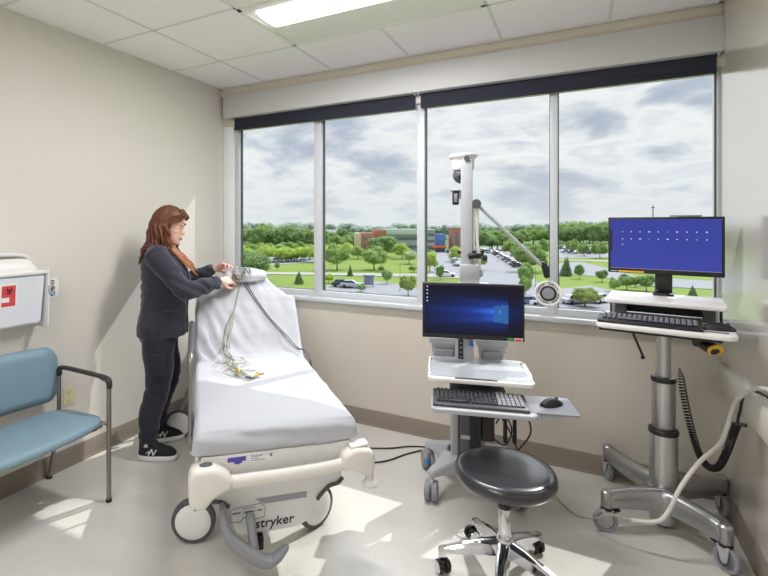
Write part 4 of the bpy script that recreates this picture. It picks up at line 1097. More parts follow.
g = G(); g.box((.0,0,.075), (.09,.05,.010), bev=.003); g.box((.015,0,.05), (.05,.02,.05), bev=.003); obj('bracket', g, M['lgrey'], mc)
g = G(); g.box((-.012,0,.032), (.036,.040,.082), bev=.006); mb_ = obj('mic_body', g, M['black'], mc)
g = G(); g.box((-.012,-.021,.03), (.02,.003,.05), bev=.001); obj('mic_grille', g, M['mgrey'], mb_)
# monitor
def monitor(name, label, loc, rz, w, h, kind):
    t = thing(name, label, 'monitor', loc, rz)
    g = G(); g.box((0,.012,0), (w,.028,h), bev=.004); g.box((0,.035,-.01), (w*.6,.03,h*.6), bev=.012); obj('monitor_case', g, M['black'], t)
    b = .012
    s_ = uvquad('screen', (-w/2+b,-.0025,-h/2+b+.012), (w/2-b,-.0025,-h/2+b+.012), (w/2-b,-.0025,h/2-b), (-w/2+b,-.0025,h/2-b), kind, t)
    return t, s_
m1, s1 = monitor('computer_monitor', 'black monitor on middle cart showing dark desktop with blue light beam', at1(-.02,-.285,1.075), A1, .525, .300, M['scr_beam'])
# four glowing panes of the desktop picture
def pane(name, x0, x1, z0, z1, sk, parent, m, y=-.0032):
    g = G(); zc = -.008; f_ = lambda x, z: (x, y, zc+(z-zc)*(1+sk*(x-.16)))
    g.quad(f_(x0,z0), f_(x1,z0), f_(x1,z1), f_(x0,z1)); return obj(name, g, m, parent)
for x0, x1 in ((.110,.138),(.142,.182)):
    for z0, z1 in ((-.055,-.010),(-.006,.040)): pane('desktop_pane', x0, x1, z0, z1, 2.2, s1, M['logo_glow'])
for k, z in enumerate((.125,.106,.087,.066,.048)):
    g = G(); g.quad((-.240,-.0032,z),(-.233,-.0032,z),(-.233,-.0032,z+.007),(-.240,-.0032,z+.007)); obj('desktop_icon', g, M['icon_w'], s1)
g = G(); g.box((.192,-.0035,-.139), (.028,.002,.017)); obj('green_sticker', g, M['green_lab'], m1)
g = G(); g.box((.232,-.0035,-.139), (.042,.002,.017)); st_ = obj('red_white_sticker', g, M['white'], m1)
g = G(); g.box((.232,-.0048,-.142), (.038,.001,.008)); g.box((.232,-.0048,-.134), (.030,.001,.003)); obj('sticker_print', g, M['red_lab'], st_)
g = G(); g.box((-.02,.075,-.02), (.10,.06,.10), bev=.006); obj('mounting_plate', g, M['lgrey'], m1)
# keyboard, mouse
k1 = thing('keyboard', 'dark keyboard with silver number keys on the middle cart tray', 'keyboard', at1(-.012,-.585,.6945), A1)
keyboard(k1, .425, .175, M['key_dark'], M['key'], M['key_l'], 6, 20, 14)
mouse('computer_mouse', 'black and silver mouse on the grey side platform of the middle cart', at1(.315,-.545,.6975), A1+R(-55), M['black'])
# cables tucked under the middle cart
cb = thing('cart_cable', 'looping black cables hanging behind the column of the middle cart', 'cable', at1(.10,-.08,.3), A1)
for k, pts in enumerate(([(-.03,-.02,.36),(.03,-.06,.30),(.07,-.05,.18),(.10,-.06,.10),(.06,-.08,.02),(-.01,-.02,.04)], [(-.02,0,.36),(.05,-.02,.33),(.08,.01,.24),(.05,.0,.16),(.10,.02,.06),(.14,.02,-.05),(.12,.03,-.16)], [(.0,-.05,.15),(.10,-.08,.19),(.18,-.06,.17),(.20,-.04,.08),(.14,-.03,-.02),(.08,-.02,-.10)], [(0,.0,.30),(-.03,-.08,.26),(.02,-.10,.20),(.06,-.07,.22),(.02,-.04,.12)])):
    g = G(); g.tube(cr(pts, 7), .0045, 8); obj('cable_loop', g, M['wire_black'], cb)
for x in (.07, .12):
    g = G(); g.tube([(x,-.03,.17),(x,-.03,.02)], [.010,.012], 8, round_end=True); obj('plug', g, M['black'], cb)
pc = thing('power_cord', 'pair of black cords running over the floor from the middle cart towards the bed', 'cord', (1.95, 3.25, 0))
for pts in ([(2.08,3.02,.10),(2.02,3.16,.03),(1.95,3.22,.006),(1.83,3.17,.006),(1.72,3.08,.006),(1.52,2.98,.006),(1.40,2.92,.006)], [(2.08,3.04,.10),(2.04,3.19,.03),(1.99,3.23,.006),(1.86,3.07,.006),(1.76,2.90,.006),(1.62,2.80,.006),(1.48,2.78,.006)]):
    g = G(); g.tube([Vector(p)-Vector((1.95,3.25,0)) for p in cr(pts, 7)], .005, 8); obj('cord_run', g, M['wire_black'], pc)

# ------------------------------------------------------------------ right-hand workstation on a steel column
C2 = Vector((3.252, 2.98, 0)); A2 = R(-8)
c2 = thing('mobile_workstation', 'white topped mobile workstation on telescopic steel column with bowed caster legs', 'workstation cart', C2, A2)
def at2(x, y, z): return C2+Vector((x*math.cos(A2)-y*math.sin(A2), x*math.sin(A2)+y*math.cos(A2), z))
g = G(); g.lathe([(.05,.015),(.060,.02),(.062,.05),(.062,.475),(.058,.485),(.05,.485)], n=36); col_ = obj('lower_sleeve', g, M['alu'], c2)
g = G(); g.lathe([(.048,.47),(.0515,.475),(.0515,.745),(.046,.752),(.03,.752)], n=36); obj('middle_sleeve', g, M['alu'], c2)
g = G(); g.lathe([(.02,.74),(.032,.742),(.032,1.035),(.02,1.04)], n=30); obj('inner_tube', g, M['alu'], c2)
for z, r in ((.482,.0665),(.748,.055)):
    g = G(); g.lathe([(r-.012,z-.012),(r-.002,z-.013),(r,z-.008),(r,z+.006),(r-.004,z+.012),(r-.016,z+.012)], n=36); obj('collar_ring', g, M['black'], c2)
g = G(); g.lathe([(.058,.135),(.074,.14),(.076,.16),(.072,.20),(.058,.206)], n=36); obj('base_collar', g, M['cast'], c2)
g = text_g('adjust', .014, .0006, basis((-.012,-.0625,.432), (1,.12,0), (0,0,1), (.1,-1,0))) if False else None
def bowed_leg(p0, pm, p1, parent):
    # bowed, arched casting with a rounded-over section
    P = cr([p0, (p0[0]*.86+pm[0]*.14, p0[1]*.80+pm[1]*.20, 0), (p0[0]*.45+pm[0]*.55, p0[1]*.30+pm[1]*.70, 0), pm, (p1[0]*.45+pm[0]*.55, p1[1]*.30+pm[1]*.70, 0), (p1[0]*.86+pm[0]*.14, p1[1]*.80+pm[1]*.20, 0), p1], 6)
    n = len(P); rings = []
    for i, p in enumerate(P):
        u = abs(2*i/(n-1)-1)
        t = (P[min(i+1,n-1)]-P[max(i-1,0)]).normalized(); s = Vector((-t.y, t.x, 0))
        top = .218-.016*u**2-.030*max(0,(u-.88)/.12)**2; bot = .106+.022*u; w = .029+.006*(1-u)
        if u > .96: bot = .112
        rings.append([Vector((p.x, p.y, 0))+s*a*w+Vector((0,0,z)) for a, z in ((-.75,bot),(.75,bot),(1,bot+.012),(1.05,(top+bot)/2),(.9,top-.018),(.45,top-.003),(-.45,top-.003),(-.9,top-.018),(-1.05,(top+bot)/2),(-1,bot+.012))])
    g = G(); g.loft(rings); return obj('base_leg', g, M['cast'], parent, angle=50)
legs2 = [((-.228,-.240,0),(0,-.085,0),(.228,-.245,0)), ((-.275,.325,0),(0,.085,0),(.25,.280,0))]
for p0, pm, p1 in legs2: bowed_leg(p0, pm, p1, c2)
def ring_caster(x, y, yaw, lock):
    r = .056; T = Matrix.Translation((x, y, 0)) @ Euler((0,0,yaw)).to_matrix().to_4x4()
    g = G(); g.lathe([(.012,.125),(.026,.125),(.028,.135),(.028,.20),(.02,.208),(.002,.208)], n=20); g.xf(T); c = obj('caster', g, M['cast'], c2)
    g = G(); g.cyl((0,0,.112), (0,0,.127), .027, n=18); g.xf(T); obj('swivel_ring', g, M['black'], c)
    g = G()
    for s in (-1, 1): g.prism([(-.034,.115),(.022,.115),(.012,.05),(-.002,.04),(-.016,.05)], s*.018, s*.021, lambda a, b, d: (a+.008, d, b), bev=.002)
    g.box((0,0,.112), (.05,.044,.01), bev=.003); g.xf(T); obj('fork', g, M['lgrey'], c)
    g = G(); g.lathe([(r-.017,-.013),(r-.004,-.013),(r,-.008),(r,.008),(r-.004,.013),(r-.017,.013),(r-.017,-.013)], (0.008,0,r), (0,1,0), 30); g.xf(T); w_ = obj('tyre', g, M['mgrey'], c)
    g = G(); g.lathe([(.002,-.010),(.012,-.012),(r-.018,-.008),(r-.016,0),(r-.018,.008),(.012,.012),(.002,.010)], (.008,0,r), (0,1,0), 24); g.xf(T); obj('wheel_hub', g, M['lgrey'], w_)
    if lock:
        g = G(); g.box((-.03,0,.108), (.055,.035,.010), rot=(0,.35,0), bev=.003); g.xf(T); obj('brake_tab', g, M['black'], c)
ring_caster(-.228,-.240, R(205), True); ring_caster(.228,-.245, R(-40), True); ring_caster(-.275,.325, R(120), False); ring_caster(.25,.28, R(-70), True)
# work surface, riser shelf
g = G(); g.prism(rr(-.262,.262,-.405,.02,.045), 1.050, 1.074, vx, bev=.008); ws = obj('keyboard_shelf', g, M['white'], c2)
g = G(); g.box((.195,-.345,1.0745), (.075,.022,.002), bev=.0005); obj('finger_recess', g, M['dgrey'], ws)
g = G(); g.box((-.02,-.20,1.040), (.46,.34,.012), bev=.003); g.box((0,0,1.035), (.14,.14,.03), bev=.006); obj('shelf_underframe', g, M['black'], c2)
g = G(); g.prism(rr(-.240,.240,-.235,.115,.02), 1.150, 1.172, vx, bev=.006); obj('riser_shelf', g, M['white'], c2)
g = G(); g.box((0,.04,1.112), (.44,.012,.074)); obj('riser_back', g, M['black'], c2)
for s in (-1, 1):
    g = G(); g.box((s*.222,-.01,1.112), (.012,.17,.076)); rs_ = obj('riser_side', g, M['black'], c2)
    g = G(); g.cyl((s*.205,-.17,1.074), (s*.205,-.17,1.150), .007, n=12); obj('riser_post', g, M['alu'], rs_)
    g = G(); g.box((s*.18,-.085,1.105), (.05,.06,.06), bev=.006); obj('riser_block', g, M['dgrey'], rs_)
g = G(); g.tube([(-.13,-.22,1.035),(-.085,-.08,.87)], .006, 8); g.sphere((-.085,-.08,.862), .010, 10, 8); obj('height_lever', g, M['black'], c2)
# monitor on a short neck
m2, s2 = monitor('computer_monitor', 'wide black monitor on right workstation showing blue desktop with small icons', at2(-.002,.02,1.432), A2+R(-2), .492, .300, M['scr_blue'])
g = G(); g.box((0,.055,-.17), (.075,.012,.16), bev=.003); g.box((0,.045,-.115), (.10,.03,.05), bev=.004); g.box((0,.035,-.252), (.09,.08,.010), bev=.003)
obj('monitor_neck', g, M['black'], m2)
g = G(); g.tube(cr([(-.035,.03,-.215),(-.02,.015,-.235),(-.04,.02,-.245)], 4), .005, 6); obj('neck_cable', g, M['black'], m2)
g = G(); g.box((-.14,-.0035,-.1415), (.115,.002,.009)); obj('yellow_sticker', g, M['yellow'], m2)
g = G(); g.box((-.218,-.0035,-.1415), (.03,.002,.005)); obj('brand_strip', g, M['lgrey'], m2)
g = G(); g.quad((-.233,-.003,-.126),(.233,-.003,-.126),(.233,-.003,-.1225),(-.233,-.003,-.1225)); obj('task_strip', g, M['taskbar'], s2)
g = G(); g.quad((-.233,-.003,-.03),(-.225,-.003,-.03),(-.225,-.003,.08),(-.233,-.003,.08)); obj('dock_strip', g, M['black'], s2)
g = G(); g.box((.10,.012,.153), (.085,.02,.006), bev=.002); obj('webcam_bar', g, M['mgrey'], m2)
for r_, (z, ks) in enumerate(((.072, range(10)), (.034, range(10)), (.004, (0,)))):
    for k in ks:
        x = -.178+.0395*k; w_ = .0026 if (k+r_) % 3 else .0045
        g = G(); g.quad((x-w_,-.003,z-.0026),(x+w_,-.003,z-.0026),(x+w_,-.003,z+.0026),(x-w_,-.003,z+.0026)); obj('desktop_icon', g, M['icon_g'] if (k*3+r_) % 5 == 0 else M['icon_w'], s2)
k2 = thing('keyboard', 'long black keyboard on the white shelf of the right workstation', 'keyboard', at2(-.055,-.325,1.0745), A2)
keyboard(k2, .400, .120, M['black'], M['key_glare'], M['key_glare'], 5, 18)
mouse('computer_mouse', 'black mouse at the right end of the right workstation shelf', at2(.205,-.275,1.0745), A2+R(-80), M['black'])
# barcode scanner clipped under the shelf
bs = thing('barcode_scanner', 'black handheld scanner with yellow face hanging under the right workstation shelf', 'scanner', at2(.175,-.25,1.012), A2)
g = G(); g.box((-.03,.02,.025), (.09,.06,.02), bev=.006); g.box((-.035,.0,.0), (.06,.05,.05), bev=.010); obj('scanner_holder', g, M['black'], bs)
g = G(); g.tube([(-.03,0,-.01),(-.01,-.02,-.018),(.008,-.035,-.022)], [.022,.025,.027], 14, round_end=True); obj('scanner_body', g, M['black'], bs)
g = G(); g.lathe([(.001,0),(.030,0),(.031,.006),(.001,.010)], (.014,-.045,-.022), (.35,-.75,-.45), 22); sf = obj('scanner_face', g, M['yellow'], bs)
g = G(); g.box((.018,-.053,-.027), (.016,.004,.012), rot=(.5,0,-.4), bev=.002); obj('scanner_button', g, M['black'], sf)
# coiled black cable and white hose to the right wall
cc = thing('coiled_cable', 'black coiled cord drooping from the steel column to the right wall', 'cable', (3.35, 3.0, .4))
axis = cr([(3.325,3.02,.80),(3.345,3.03,.66),(3.375,3.04,.50),(3.41,3.05,.37),(3.445,3.04,.315),(3.478,3.00,.34),(3.50,2.95,.44),(3.515,2.90,.555),(3.52,2.86,.62)], 90)
pts = []
for i, p in enumerate(axis):
    t = (axis[min(i+1,len(axis)-1)]-axis[max(i-1,0)]).normalized(); u = t.orthogonal().normalized()
    u = (Vector((0,1,0))-t*t.y).normalized(); v = t.cross(u); a = i*2*PI/8.6; rr_ = .0145*min(1, i/40, (len(axis)-1-i)/30)
    pts.append(p+(u*math.cos(a)+v*math.sin(a))*rr_)
g = G(); g.tube([p-Vector((3.35,3.0,.4)) for p in pts], .0034, 6); obj('coil', g, M['wire_black'], cc)
g = G(); g.tube([p-Vector((3.35,3.0,.4)) for p in cr([axis[-1],(3.520,2.83,.675),(3.522,2.74,.80),(3.545,2.60,.835),(3.555,2.40,.835),(3.558,1.9,.84)], 8)], .006, 8); obj('straight_lead', g, M['wire_black'], cc)
g = G(); g.tube([Vector((3.50,2.87,.61))-Vector((3.35,3,.4)), Vector((3.545,2.85,.615))-Vector((3.35,3,.4))], .009, 8, round_end=True); obj('strain_relief', g, M['black'], cc)
wh = thing('white_hose', 'white flexible hose sweeping from the right wall down to the floor by the workstation', 'hose', (3.2, 2.8, 0))
hp = [(3.552,2.10,.86),(3.548,2.35,.885),(3.535,2.60,.86),(3.505,2.80,.74),(3.485,2.86,.60),(3.45,2.84,.51),(3.36,2.76,.44),(3.285,2.72,.325),(3.235,2.69,.215),(3.19,2.67,.165),(3.10,2.665,.145),(3.0,2.675,.138),(2.93,2.73,.07),(2.86,2.83,.012),(2.80,2.90,.008),(2.74,3.0,.008),(2.66,3.06,.008)]
hpp = cr(hp, 8); g = G(); g.tube([p-Vector((3.2,2.8,0)) for p in hpp[:82]], .0095, 10); obj('hose', g, M['wire_white'], wh)
g = G(); g.tube([p-Vector((3.2,2.8,0)) for p in hpp[80:]], [.0095]+[.006]*2+[.0045]*(len(hpp)-83), 8); obj('hose_tail', g, M['hose_tail'], wh)

# ------------------------------------------------------------------ stool
ST = Vector((2.585, 2.185, 0))
stl = thing('rolling_stool', 'round black vinyl stool on a five-armed chrome caster base', 'stool', ST, 0)
g = G(); g.lathe([(.002,.418),(.12,.418),(.175,.422),(.200,.434),(.210,.452),(.208,.472),(.198,.486),(.184,.492),(.165,.4925),(.10,.488),(.002,.486)], n=56); se = obj('seat', g, M['leather'], stl, angle=60)
g = G(); g.tube([Vector((.201*math.cos(2*PI*k/56), .201*math.sin(2*PI*k/56), .4835)) for k in range(56)], .0028, 6, closed=True); obj('seam_piping', g, M['black'], se)
g = G(); g.cyl((0,0,.315), (0,0,.42), .029, n=20); obj('seat_plate', g, M['black'], stl)
g = G(); g.lathe([(.026,.13),(.0265,.16),(.0265,.318),(.024,.322),(.01,.322)], n=28); obj('gas_lift', g, M['chrome'], stl)
g = G(); g.lathe([(.02,.095),(.036,.10),(.038,.115),(.036,.18),(.029,.20),(.02,.20)], n=28); obj('base_hub', g, M['chrome'], stl)
for k in range(5):
    a = R((64,128,196,272,342)[k]); d = Vector((math.cos(a), math.sin(a), 0)); s = Vector((-d.y, d.x, 0))
    g = G(); rings = []
    for u, w_, z0, z1 in ((.02,.030,.115,.178),(.09,.027,.108,.164),(.18,.022,.094,.135),(.245,.019,.084,.112),(.270,.018,.060,.107),(.280,.014,.062,.098)):
        c = d*u; rings.append([c+s*q*w_+Vector((0,0,z)) for q, z in ((-1,z0+.003),(-.8,z0),(.8,z0),(1,z0+.003),(.95,z1-.010),(.5,z1),(-.5,z1),(-.95,z1-.010))])
    g.loft(rings); ar = obj('base_arm', g, M['chrome'], stl, angle=40)
    yw = a+R(70+23*k); T = Matrix.Translation(d*.268) @ Euler((0,0,yw)).to_matrix().to_4x4()
    g = G(); g.cyl((0,0,.045), (0,0,.085), .008, n=10); g.box((.010,0,.044), (.04,.016,.022), bev=.006); g.xf(T); cs = obj('caster', g, M['black'], ar)
    for q in (-1, 1):
        g = G(); g.lathe([(.001,-.010),(.018,-.011),(.0285,-.009),(.030,-.004),(.030,.006),(.022,.010),(.001,.011)], (.016, q*.018, .030), (0,q,0), 24); g.xf(T); w_ = obj('caster_wheel', g, M['black'], cs)
        g = G(); g.lathe([(.001,.0105),(.0225,.011),(.026,.0095),(.0225,.0135),(.001,.0145)], (.016, q*.018, .030), (0,q,0), 24); g.xf(T); obj('chrome_cap', g, M['chrome'], w_)
# ------------------------------------------------------------------ the view outside: ground, roads, buildings, cars, trees
ZG = -10.46
def gmat(name, c, var=.25, scale=.06, rough=.95, c2=None):
    m = mat(name, c, rough, var=var, scale=scale); m.node_tree.nodes['Principled BSDF'].inputs['Specular IOR Level'].default_value = .1
    return m
M['lawn'] = gmat('mown grass', s2l(114,134,66), .10, .09)
M['asphalt'] = gmat('pale asphalt', s2l(140,142,148), .06, .4)
M['pathm'] = gmat('concrete path', s2l(156,156,150), .04, .5)
TREES = [
('a',-58.9,82.1,6.2,7.3,'dark'),('b',-67.3,104.2,2.2,1.2,'sapling'),
('c',-47.3,82.5,2.6,2.0,'conifer'),('d',-61.6,167.2,7.5,10.9,'dark'),('e',-45.3,117.6,5.9,5.6,'mid'),('f',-54.0,112.9,6.7,5.6,'mid'),
('g',-52.2,160.3,5.3,5.3,'lime'),('h',-43.2,140.8,4.3,4.0,'pale'),('i',-65.9,153.0,4.2,4.6,'mid'),('j',-31.6,91.0,2.8,2.0,'dark'),('k',-41.7,113.5,1.5,1.5,'dark'),
('l',-22.6,77.3,3.5,2.7,'olive'),
('m',-44.6,101.1,2.6,1.4,'conifer'),('n',-42.7,86.8,1.9,1.7,'lime'),('o',-31.5,77.9,1.4,1.3,'mid'),('p',-34.5,117.3,1.5,1.8,'mid'),
('q',-23.8,103.1,3.1,1.7,'dark'),('r',-32.0,155.8,4.9,4.2,'lime'),('s',-8.2,131.5,6.6,6.4,'mid'),('t',-20.4,195.9,6.2,6.2,'mid'),('u',-6.5,100.8,4.3,2.8,'mid'),('v',-5.1,86.7,3.2,1.7,'mid'),('w',-20.9,130.8,4.8,4.0,'mid'),
('x',-34.0,238.6,8.6,11.5,'mid'),('y',-30.7,119.4,5.1,3.6,'lime'),('A',3.6,79.2,2.8,3.5,'olive'),('B',0.1,125.2,4.2,2.8,'conifer'),('C',3.0,119.7,3.1,2.0,'dark'),
('D',7.1,115.6,2.5,2.1,'dark'),('E',10.6,103.6,2.8,2.6,'mid'),('F',13.6,103.6,2.9,2.7,'dark'),
('G',19.3,97.4,2.0,1.5,'conifer'),
('H',0.6,221.5,5.8,4.1,'mid'),
('I',4.5,209.3,5.0,3.9,'mid'),('J',9.5,199.3,5.5,4.7,'mid'),('K',8.4,99.4,2.5,1.6,'mid'),('L',12.5,109.4,1.9,1.7,'dark'),('M',-14.0,165.5,5.8,4.5,'mid'),
('N',-9.2,208.8,6.0,4.4,'mid'),('shrub',-94.9,124.2,4.9,3.9,'lime'),('shrub',-91.5,124.3,4.3,4.8,'lime'),('shrub',-88.9,126.8,4.8,4.0,'lime'),('shrub',-87.1,128.4,5.1,5.0,'lime'),('shrub',-82.0,127.2,4.5,3.8,'lime'),('shrub',-80.4,129.0,4.6,4.8,'lime'),('shrub',-78.8,133.0,4.6,4.6,'lime'),('shrub',-76.3,133.8,4.8,3.8,'lime'),('shrub',-71.6,132.4,4.9,4.0,'lime'),('shrub2',-80.1,156.7,4.3,5.1,'lime'),('shrub2',-78.4,158.8,4.7,4.5,'lime'),
('shrub2',-76.4,160.7,4.4,3.9,'lime'),('shrub2',-72.9,160.1,5.2,4.6,'lime'),
('mid1',-131.6,168.5,8.9,8.2,'dark'),('mid1',-128.6,171.7,9.8,8.5,'dark'),('mid1',-121.6,169.6,10.7,9.2,'dark'),('mid1',-120.6,177.1,11.4,8.4,'dark'),
('mid1',-114.1,175.1,10.9,8.5,'dark'),('mid1',-111.7,178.0,11.4,9.7,'dark'),('mid1',-104.5,176.7,9.6,10.3,'dark'),
('mid1',-104.8,183.5,9.0,10.1,'dark'),('mid1',-97.5,180.6,9.9,9.9,'dark'),('mid2',-106.0,203.7,7.2,6.1,'mid'),
('mid2',-97.8,198.6,7.6,5.6,'mid'),('mid2',-97.9,208.3,6.6,6.7,'mid'),('mid2',-93.6,211.6,6.2,6.8,'mid'),('mid3',-48.1,236.5,9.2,7.6,'dark'),('mid3',-43.4,237.9,9.2,8.5,'dark'),('mid3',-38.4,230.2,9.1,8.3,'dark'),
('mid3',-35.1,239.1,7.0,8.3,'dark'),('mid3',-31.9,240.8,9.3,8.2,'dark'),('mid3',-27.4,237.4,7.5,8.2,'dark'),
('mid3',-24.8,246.6,8.7,7.6,'dark'),('mid4',-8.4,281.7,12.4,7.4,'dark'),('mid4',-3.3,289.3,10.1,8.6,'dark'),('mid4',1.0,290.2,10.7,9.6,'dark'),('mid4',4.7,301.3,12.2,10.3,'dark'),('mid4',9.4,290.5,11.9,9.2,'dark'),('mid4',13.7,297.2,10.6,9.0,'dark'),('mid4',17.7,298.7,12.1,10.1,'dark'),
('mid1',-170.3,222.0,9.2,13.2,'mid'),('mid1',-165.4,225.2,9.4,10.0,'mid'),('mid1',-153.5,220.5,12.4,9.8,'mid'),('mid1',-149.4,224.4,10.0,12.7,'mid'),
('mid1',-149.4,234.6,9.3,9.5,'mid'),('mid1',-141.7,236.7,9.7,12.5,'mid'),
('mid1',-132.6,233.8,9.6,10.0,'mid'),('mid2',-123.5,242.6,7.6,9.7,'dark'),('mid2',-116.8,242.7,9.7,7.4,'dark'),('mid2',-111.4,246.3,7.7,9.1,'dark'),('mid3',-58.0,292.9,8.8,10.6,'mid'),('mid3',-50.8,287.7,8.7,8.8,'mid'),('mid3',-45.6,299.2,8.7,9.9,'mid'),
('mid3',-40.0,300.2,8.2,9.0,'mid'),('mid3',-34.0,300.8,8.5,10.4,'mid'),('mid3',-27.3,299.9,8.8,8.7,'mid'),('mid3',-21.9,315.7,10.2,11.9,'mid'),
('mid3',-16.1,307.1,10.6,11.6,'mid'),
('mid3',-11.3,322.3,9.6,10.1,'mid'),('mid4',-8.0,343.6,12.1,8.8,'mid'),('mid4',-2.9,354.7,12.7,11.7,'mid'),('mid4',3.3,369.6,13.4,12.6,'mid'),
('mid4',8.8,355.8,11.4,11.2,'mid'),('mid4',15.3,363.0,13.2,12.4,'mid'),('mid4',20.4,358.8,13.2,12.0,'mid'),('shrub',-107.8,144.6,5.3,4.8,'mid'),('shrub',-105.2,148.0,4.9,4.8,'mid'),('shrub',-103.0,150.9,4.6,4.9,'mid'),('shrub',-97.6,152.0,5.0,5.2,'mid'),
('shrub',-95.2,155.5,5.2,6.4,'mid'),('shrub',-89.9,153.9,5.4,5.1,'mid'),
('shrub',-88.6,159.7,4.3,6.2,'mid'),
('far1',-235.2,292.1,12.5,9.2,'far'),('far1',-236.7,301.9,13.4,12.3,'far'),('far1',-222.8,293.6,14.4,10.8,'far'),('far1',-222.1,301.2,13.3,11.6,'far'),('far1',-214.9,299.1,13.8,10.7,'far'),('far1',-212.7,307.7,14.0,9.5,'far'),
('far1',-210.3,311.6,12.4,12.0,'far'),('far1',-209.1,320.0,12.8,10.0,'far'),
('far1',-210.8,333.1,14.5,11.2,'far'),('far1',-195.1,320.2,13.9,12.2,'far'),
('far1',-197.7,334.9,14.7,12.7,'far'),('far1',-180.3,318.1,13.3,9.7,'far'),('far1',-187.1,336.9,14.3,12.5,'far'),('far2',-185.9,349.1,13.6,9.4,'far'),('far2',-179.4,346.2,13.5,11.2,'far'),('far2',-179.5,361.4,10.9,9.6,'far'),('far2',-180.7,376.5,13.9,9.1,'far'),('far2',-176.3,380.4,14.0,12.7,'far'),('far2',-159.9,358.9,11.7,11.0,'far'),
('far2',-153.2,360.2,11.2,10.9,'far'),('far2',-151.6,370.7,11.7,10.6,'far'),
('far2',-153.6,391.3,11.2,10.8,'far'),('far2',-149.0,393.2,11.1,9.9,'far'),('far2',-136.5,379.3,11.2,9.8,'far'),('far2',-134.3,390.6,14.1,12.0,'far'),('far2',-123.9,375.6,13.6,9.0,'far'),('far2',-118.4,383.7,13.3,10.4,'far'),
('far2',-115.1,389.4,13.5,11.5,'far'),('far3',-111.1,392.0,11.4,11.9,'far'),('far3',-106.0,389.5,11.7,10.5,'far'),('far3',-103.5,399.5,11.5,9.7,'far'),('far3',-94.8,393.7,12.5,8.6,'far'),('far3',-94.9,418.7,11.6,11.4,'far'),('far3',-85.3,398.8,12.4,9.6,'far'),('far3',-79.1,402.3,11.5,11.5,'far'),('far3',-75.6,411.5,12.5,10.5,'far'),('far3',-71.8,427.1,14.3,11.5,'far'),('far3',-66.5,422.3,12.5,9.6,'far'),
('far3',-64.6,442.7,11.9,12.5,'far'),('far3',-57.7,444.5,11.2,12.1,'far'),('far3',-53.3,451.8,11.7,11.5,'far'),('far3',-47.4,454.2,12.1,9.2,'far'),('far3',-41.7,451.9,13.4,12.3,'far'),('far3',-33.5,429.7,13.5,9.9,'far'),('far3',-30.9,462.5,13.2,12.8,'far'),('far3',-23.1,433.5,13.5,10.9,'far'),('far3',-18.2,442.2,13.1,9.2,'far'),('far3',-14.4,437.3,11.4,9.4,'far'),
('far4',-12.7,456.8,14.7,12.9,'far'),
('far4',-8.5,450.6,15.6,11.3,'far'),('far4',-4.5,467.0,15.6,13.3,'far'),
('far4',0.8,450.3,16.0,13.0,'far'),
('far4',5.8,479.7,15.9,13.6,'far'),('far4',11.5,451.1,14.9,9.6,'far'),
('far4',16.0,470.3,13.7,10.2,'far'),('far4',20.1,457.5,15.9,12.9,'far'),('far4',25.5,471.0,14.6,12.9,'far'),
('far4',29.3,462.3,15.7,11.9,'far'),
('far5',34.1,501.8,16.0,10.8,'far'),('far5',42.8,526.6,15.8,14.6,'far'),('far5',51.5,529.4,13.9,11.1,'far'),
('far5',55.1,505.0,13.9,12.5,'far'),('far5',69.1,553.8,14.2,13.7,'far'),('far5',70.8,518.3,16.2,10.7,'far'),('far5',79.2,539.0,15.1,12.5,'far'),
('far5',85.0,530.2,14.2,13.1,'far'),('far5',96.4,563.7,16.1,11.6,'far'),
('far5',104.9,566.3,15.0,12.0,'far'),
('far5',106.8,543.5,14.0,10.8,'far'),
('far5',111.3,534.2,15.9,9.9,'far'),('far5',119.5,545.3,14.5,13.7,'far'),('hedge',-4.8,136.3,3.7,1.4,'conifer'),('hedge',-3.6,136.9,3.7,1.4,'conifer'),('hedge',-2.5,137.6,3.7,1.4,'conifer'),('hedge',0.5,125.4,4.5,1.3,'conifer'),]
CARS = [('edge',-83.7,123.4),('edge',-82.8,126.1),('edge',-81.7,129.1),('edge',-81.1,131.8),('edge',-80.3,134.7),('edge',-79.0,137.9),('edge',-78.1,141.0),('lota',-46.3,204.3),('lota',-41.5,187.2),('lota',-37.6,172.8),('lota',-34.1,160.5),('lota',-31.2,149.9),('lota',-28.6,140.6),('lotb',-29.3,213.4),('lotb',-27.1,204.7),('lotb',-25.2,196.7),('lotb',-23.3,189.4),('lotb',-21.7,182.6),('lotb',-20.1,176.2),('lotb',-18.7,170.4),('lotb',-17.3,164.9),('lotb',-16.0,159.8),('lotb',-14.9,155.0),('lotb',-13.8,150.6),('lotb',-12.7,146.3),('lotb',-11.7,142.4),('lotb2',-38.3,226.3),('lotb2',-36.1,221.9),('lotb2',-34.0,217.7),('lotb2',-32.0,213.6),('lotb2',-30.0,209.8),('lotc',-4.7,265.1),('lotc',-2.4,263.6),('lotc',-0.1,262.1),('lotc',2.2,260.6),('lotc',4.4,259.2),('lotc',6.5,257.8),('lotc',8.7,256.5),('lotc',10.7,255.1),('lotd',-2.1,228.0),('lotd',0.4,226.9),('lotd',2.8,225.8),('lotd',5.2,224.8),('lotd',7.5,223.7),('suv',-24.2,109.7),('near',-37.4,82.5),('near2',-35.2,82.0),('close',-3.3,76.4),('close',-2.1,77.1),('close',2.3,81.5),('close',5.7,84.3)]
LOT_EDGE = [(-78.9,113.5),(-101.9,145.5),(-93.0,171.1),(-72.3,134.1)]
LOT_A = [(-28.5,109.8),(-54.0,208.7),(-49.2,230.4),(-28.9,157.5),(-19.8,114.5)]
LOT_B = [(-47.7,266.4),(-33.3,274.2),(-9.2,137.1),(0.5,73.0),(-10.4,67.1),(-20.2,114.3)]
LOT_C = [(-6.9,253.1),(22.9,311.3),(34.5,256.3),(9.5,199.3),(-4.6,191.8)]
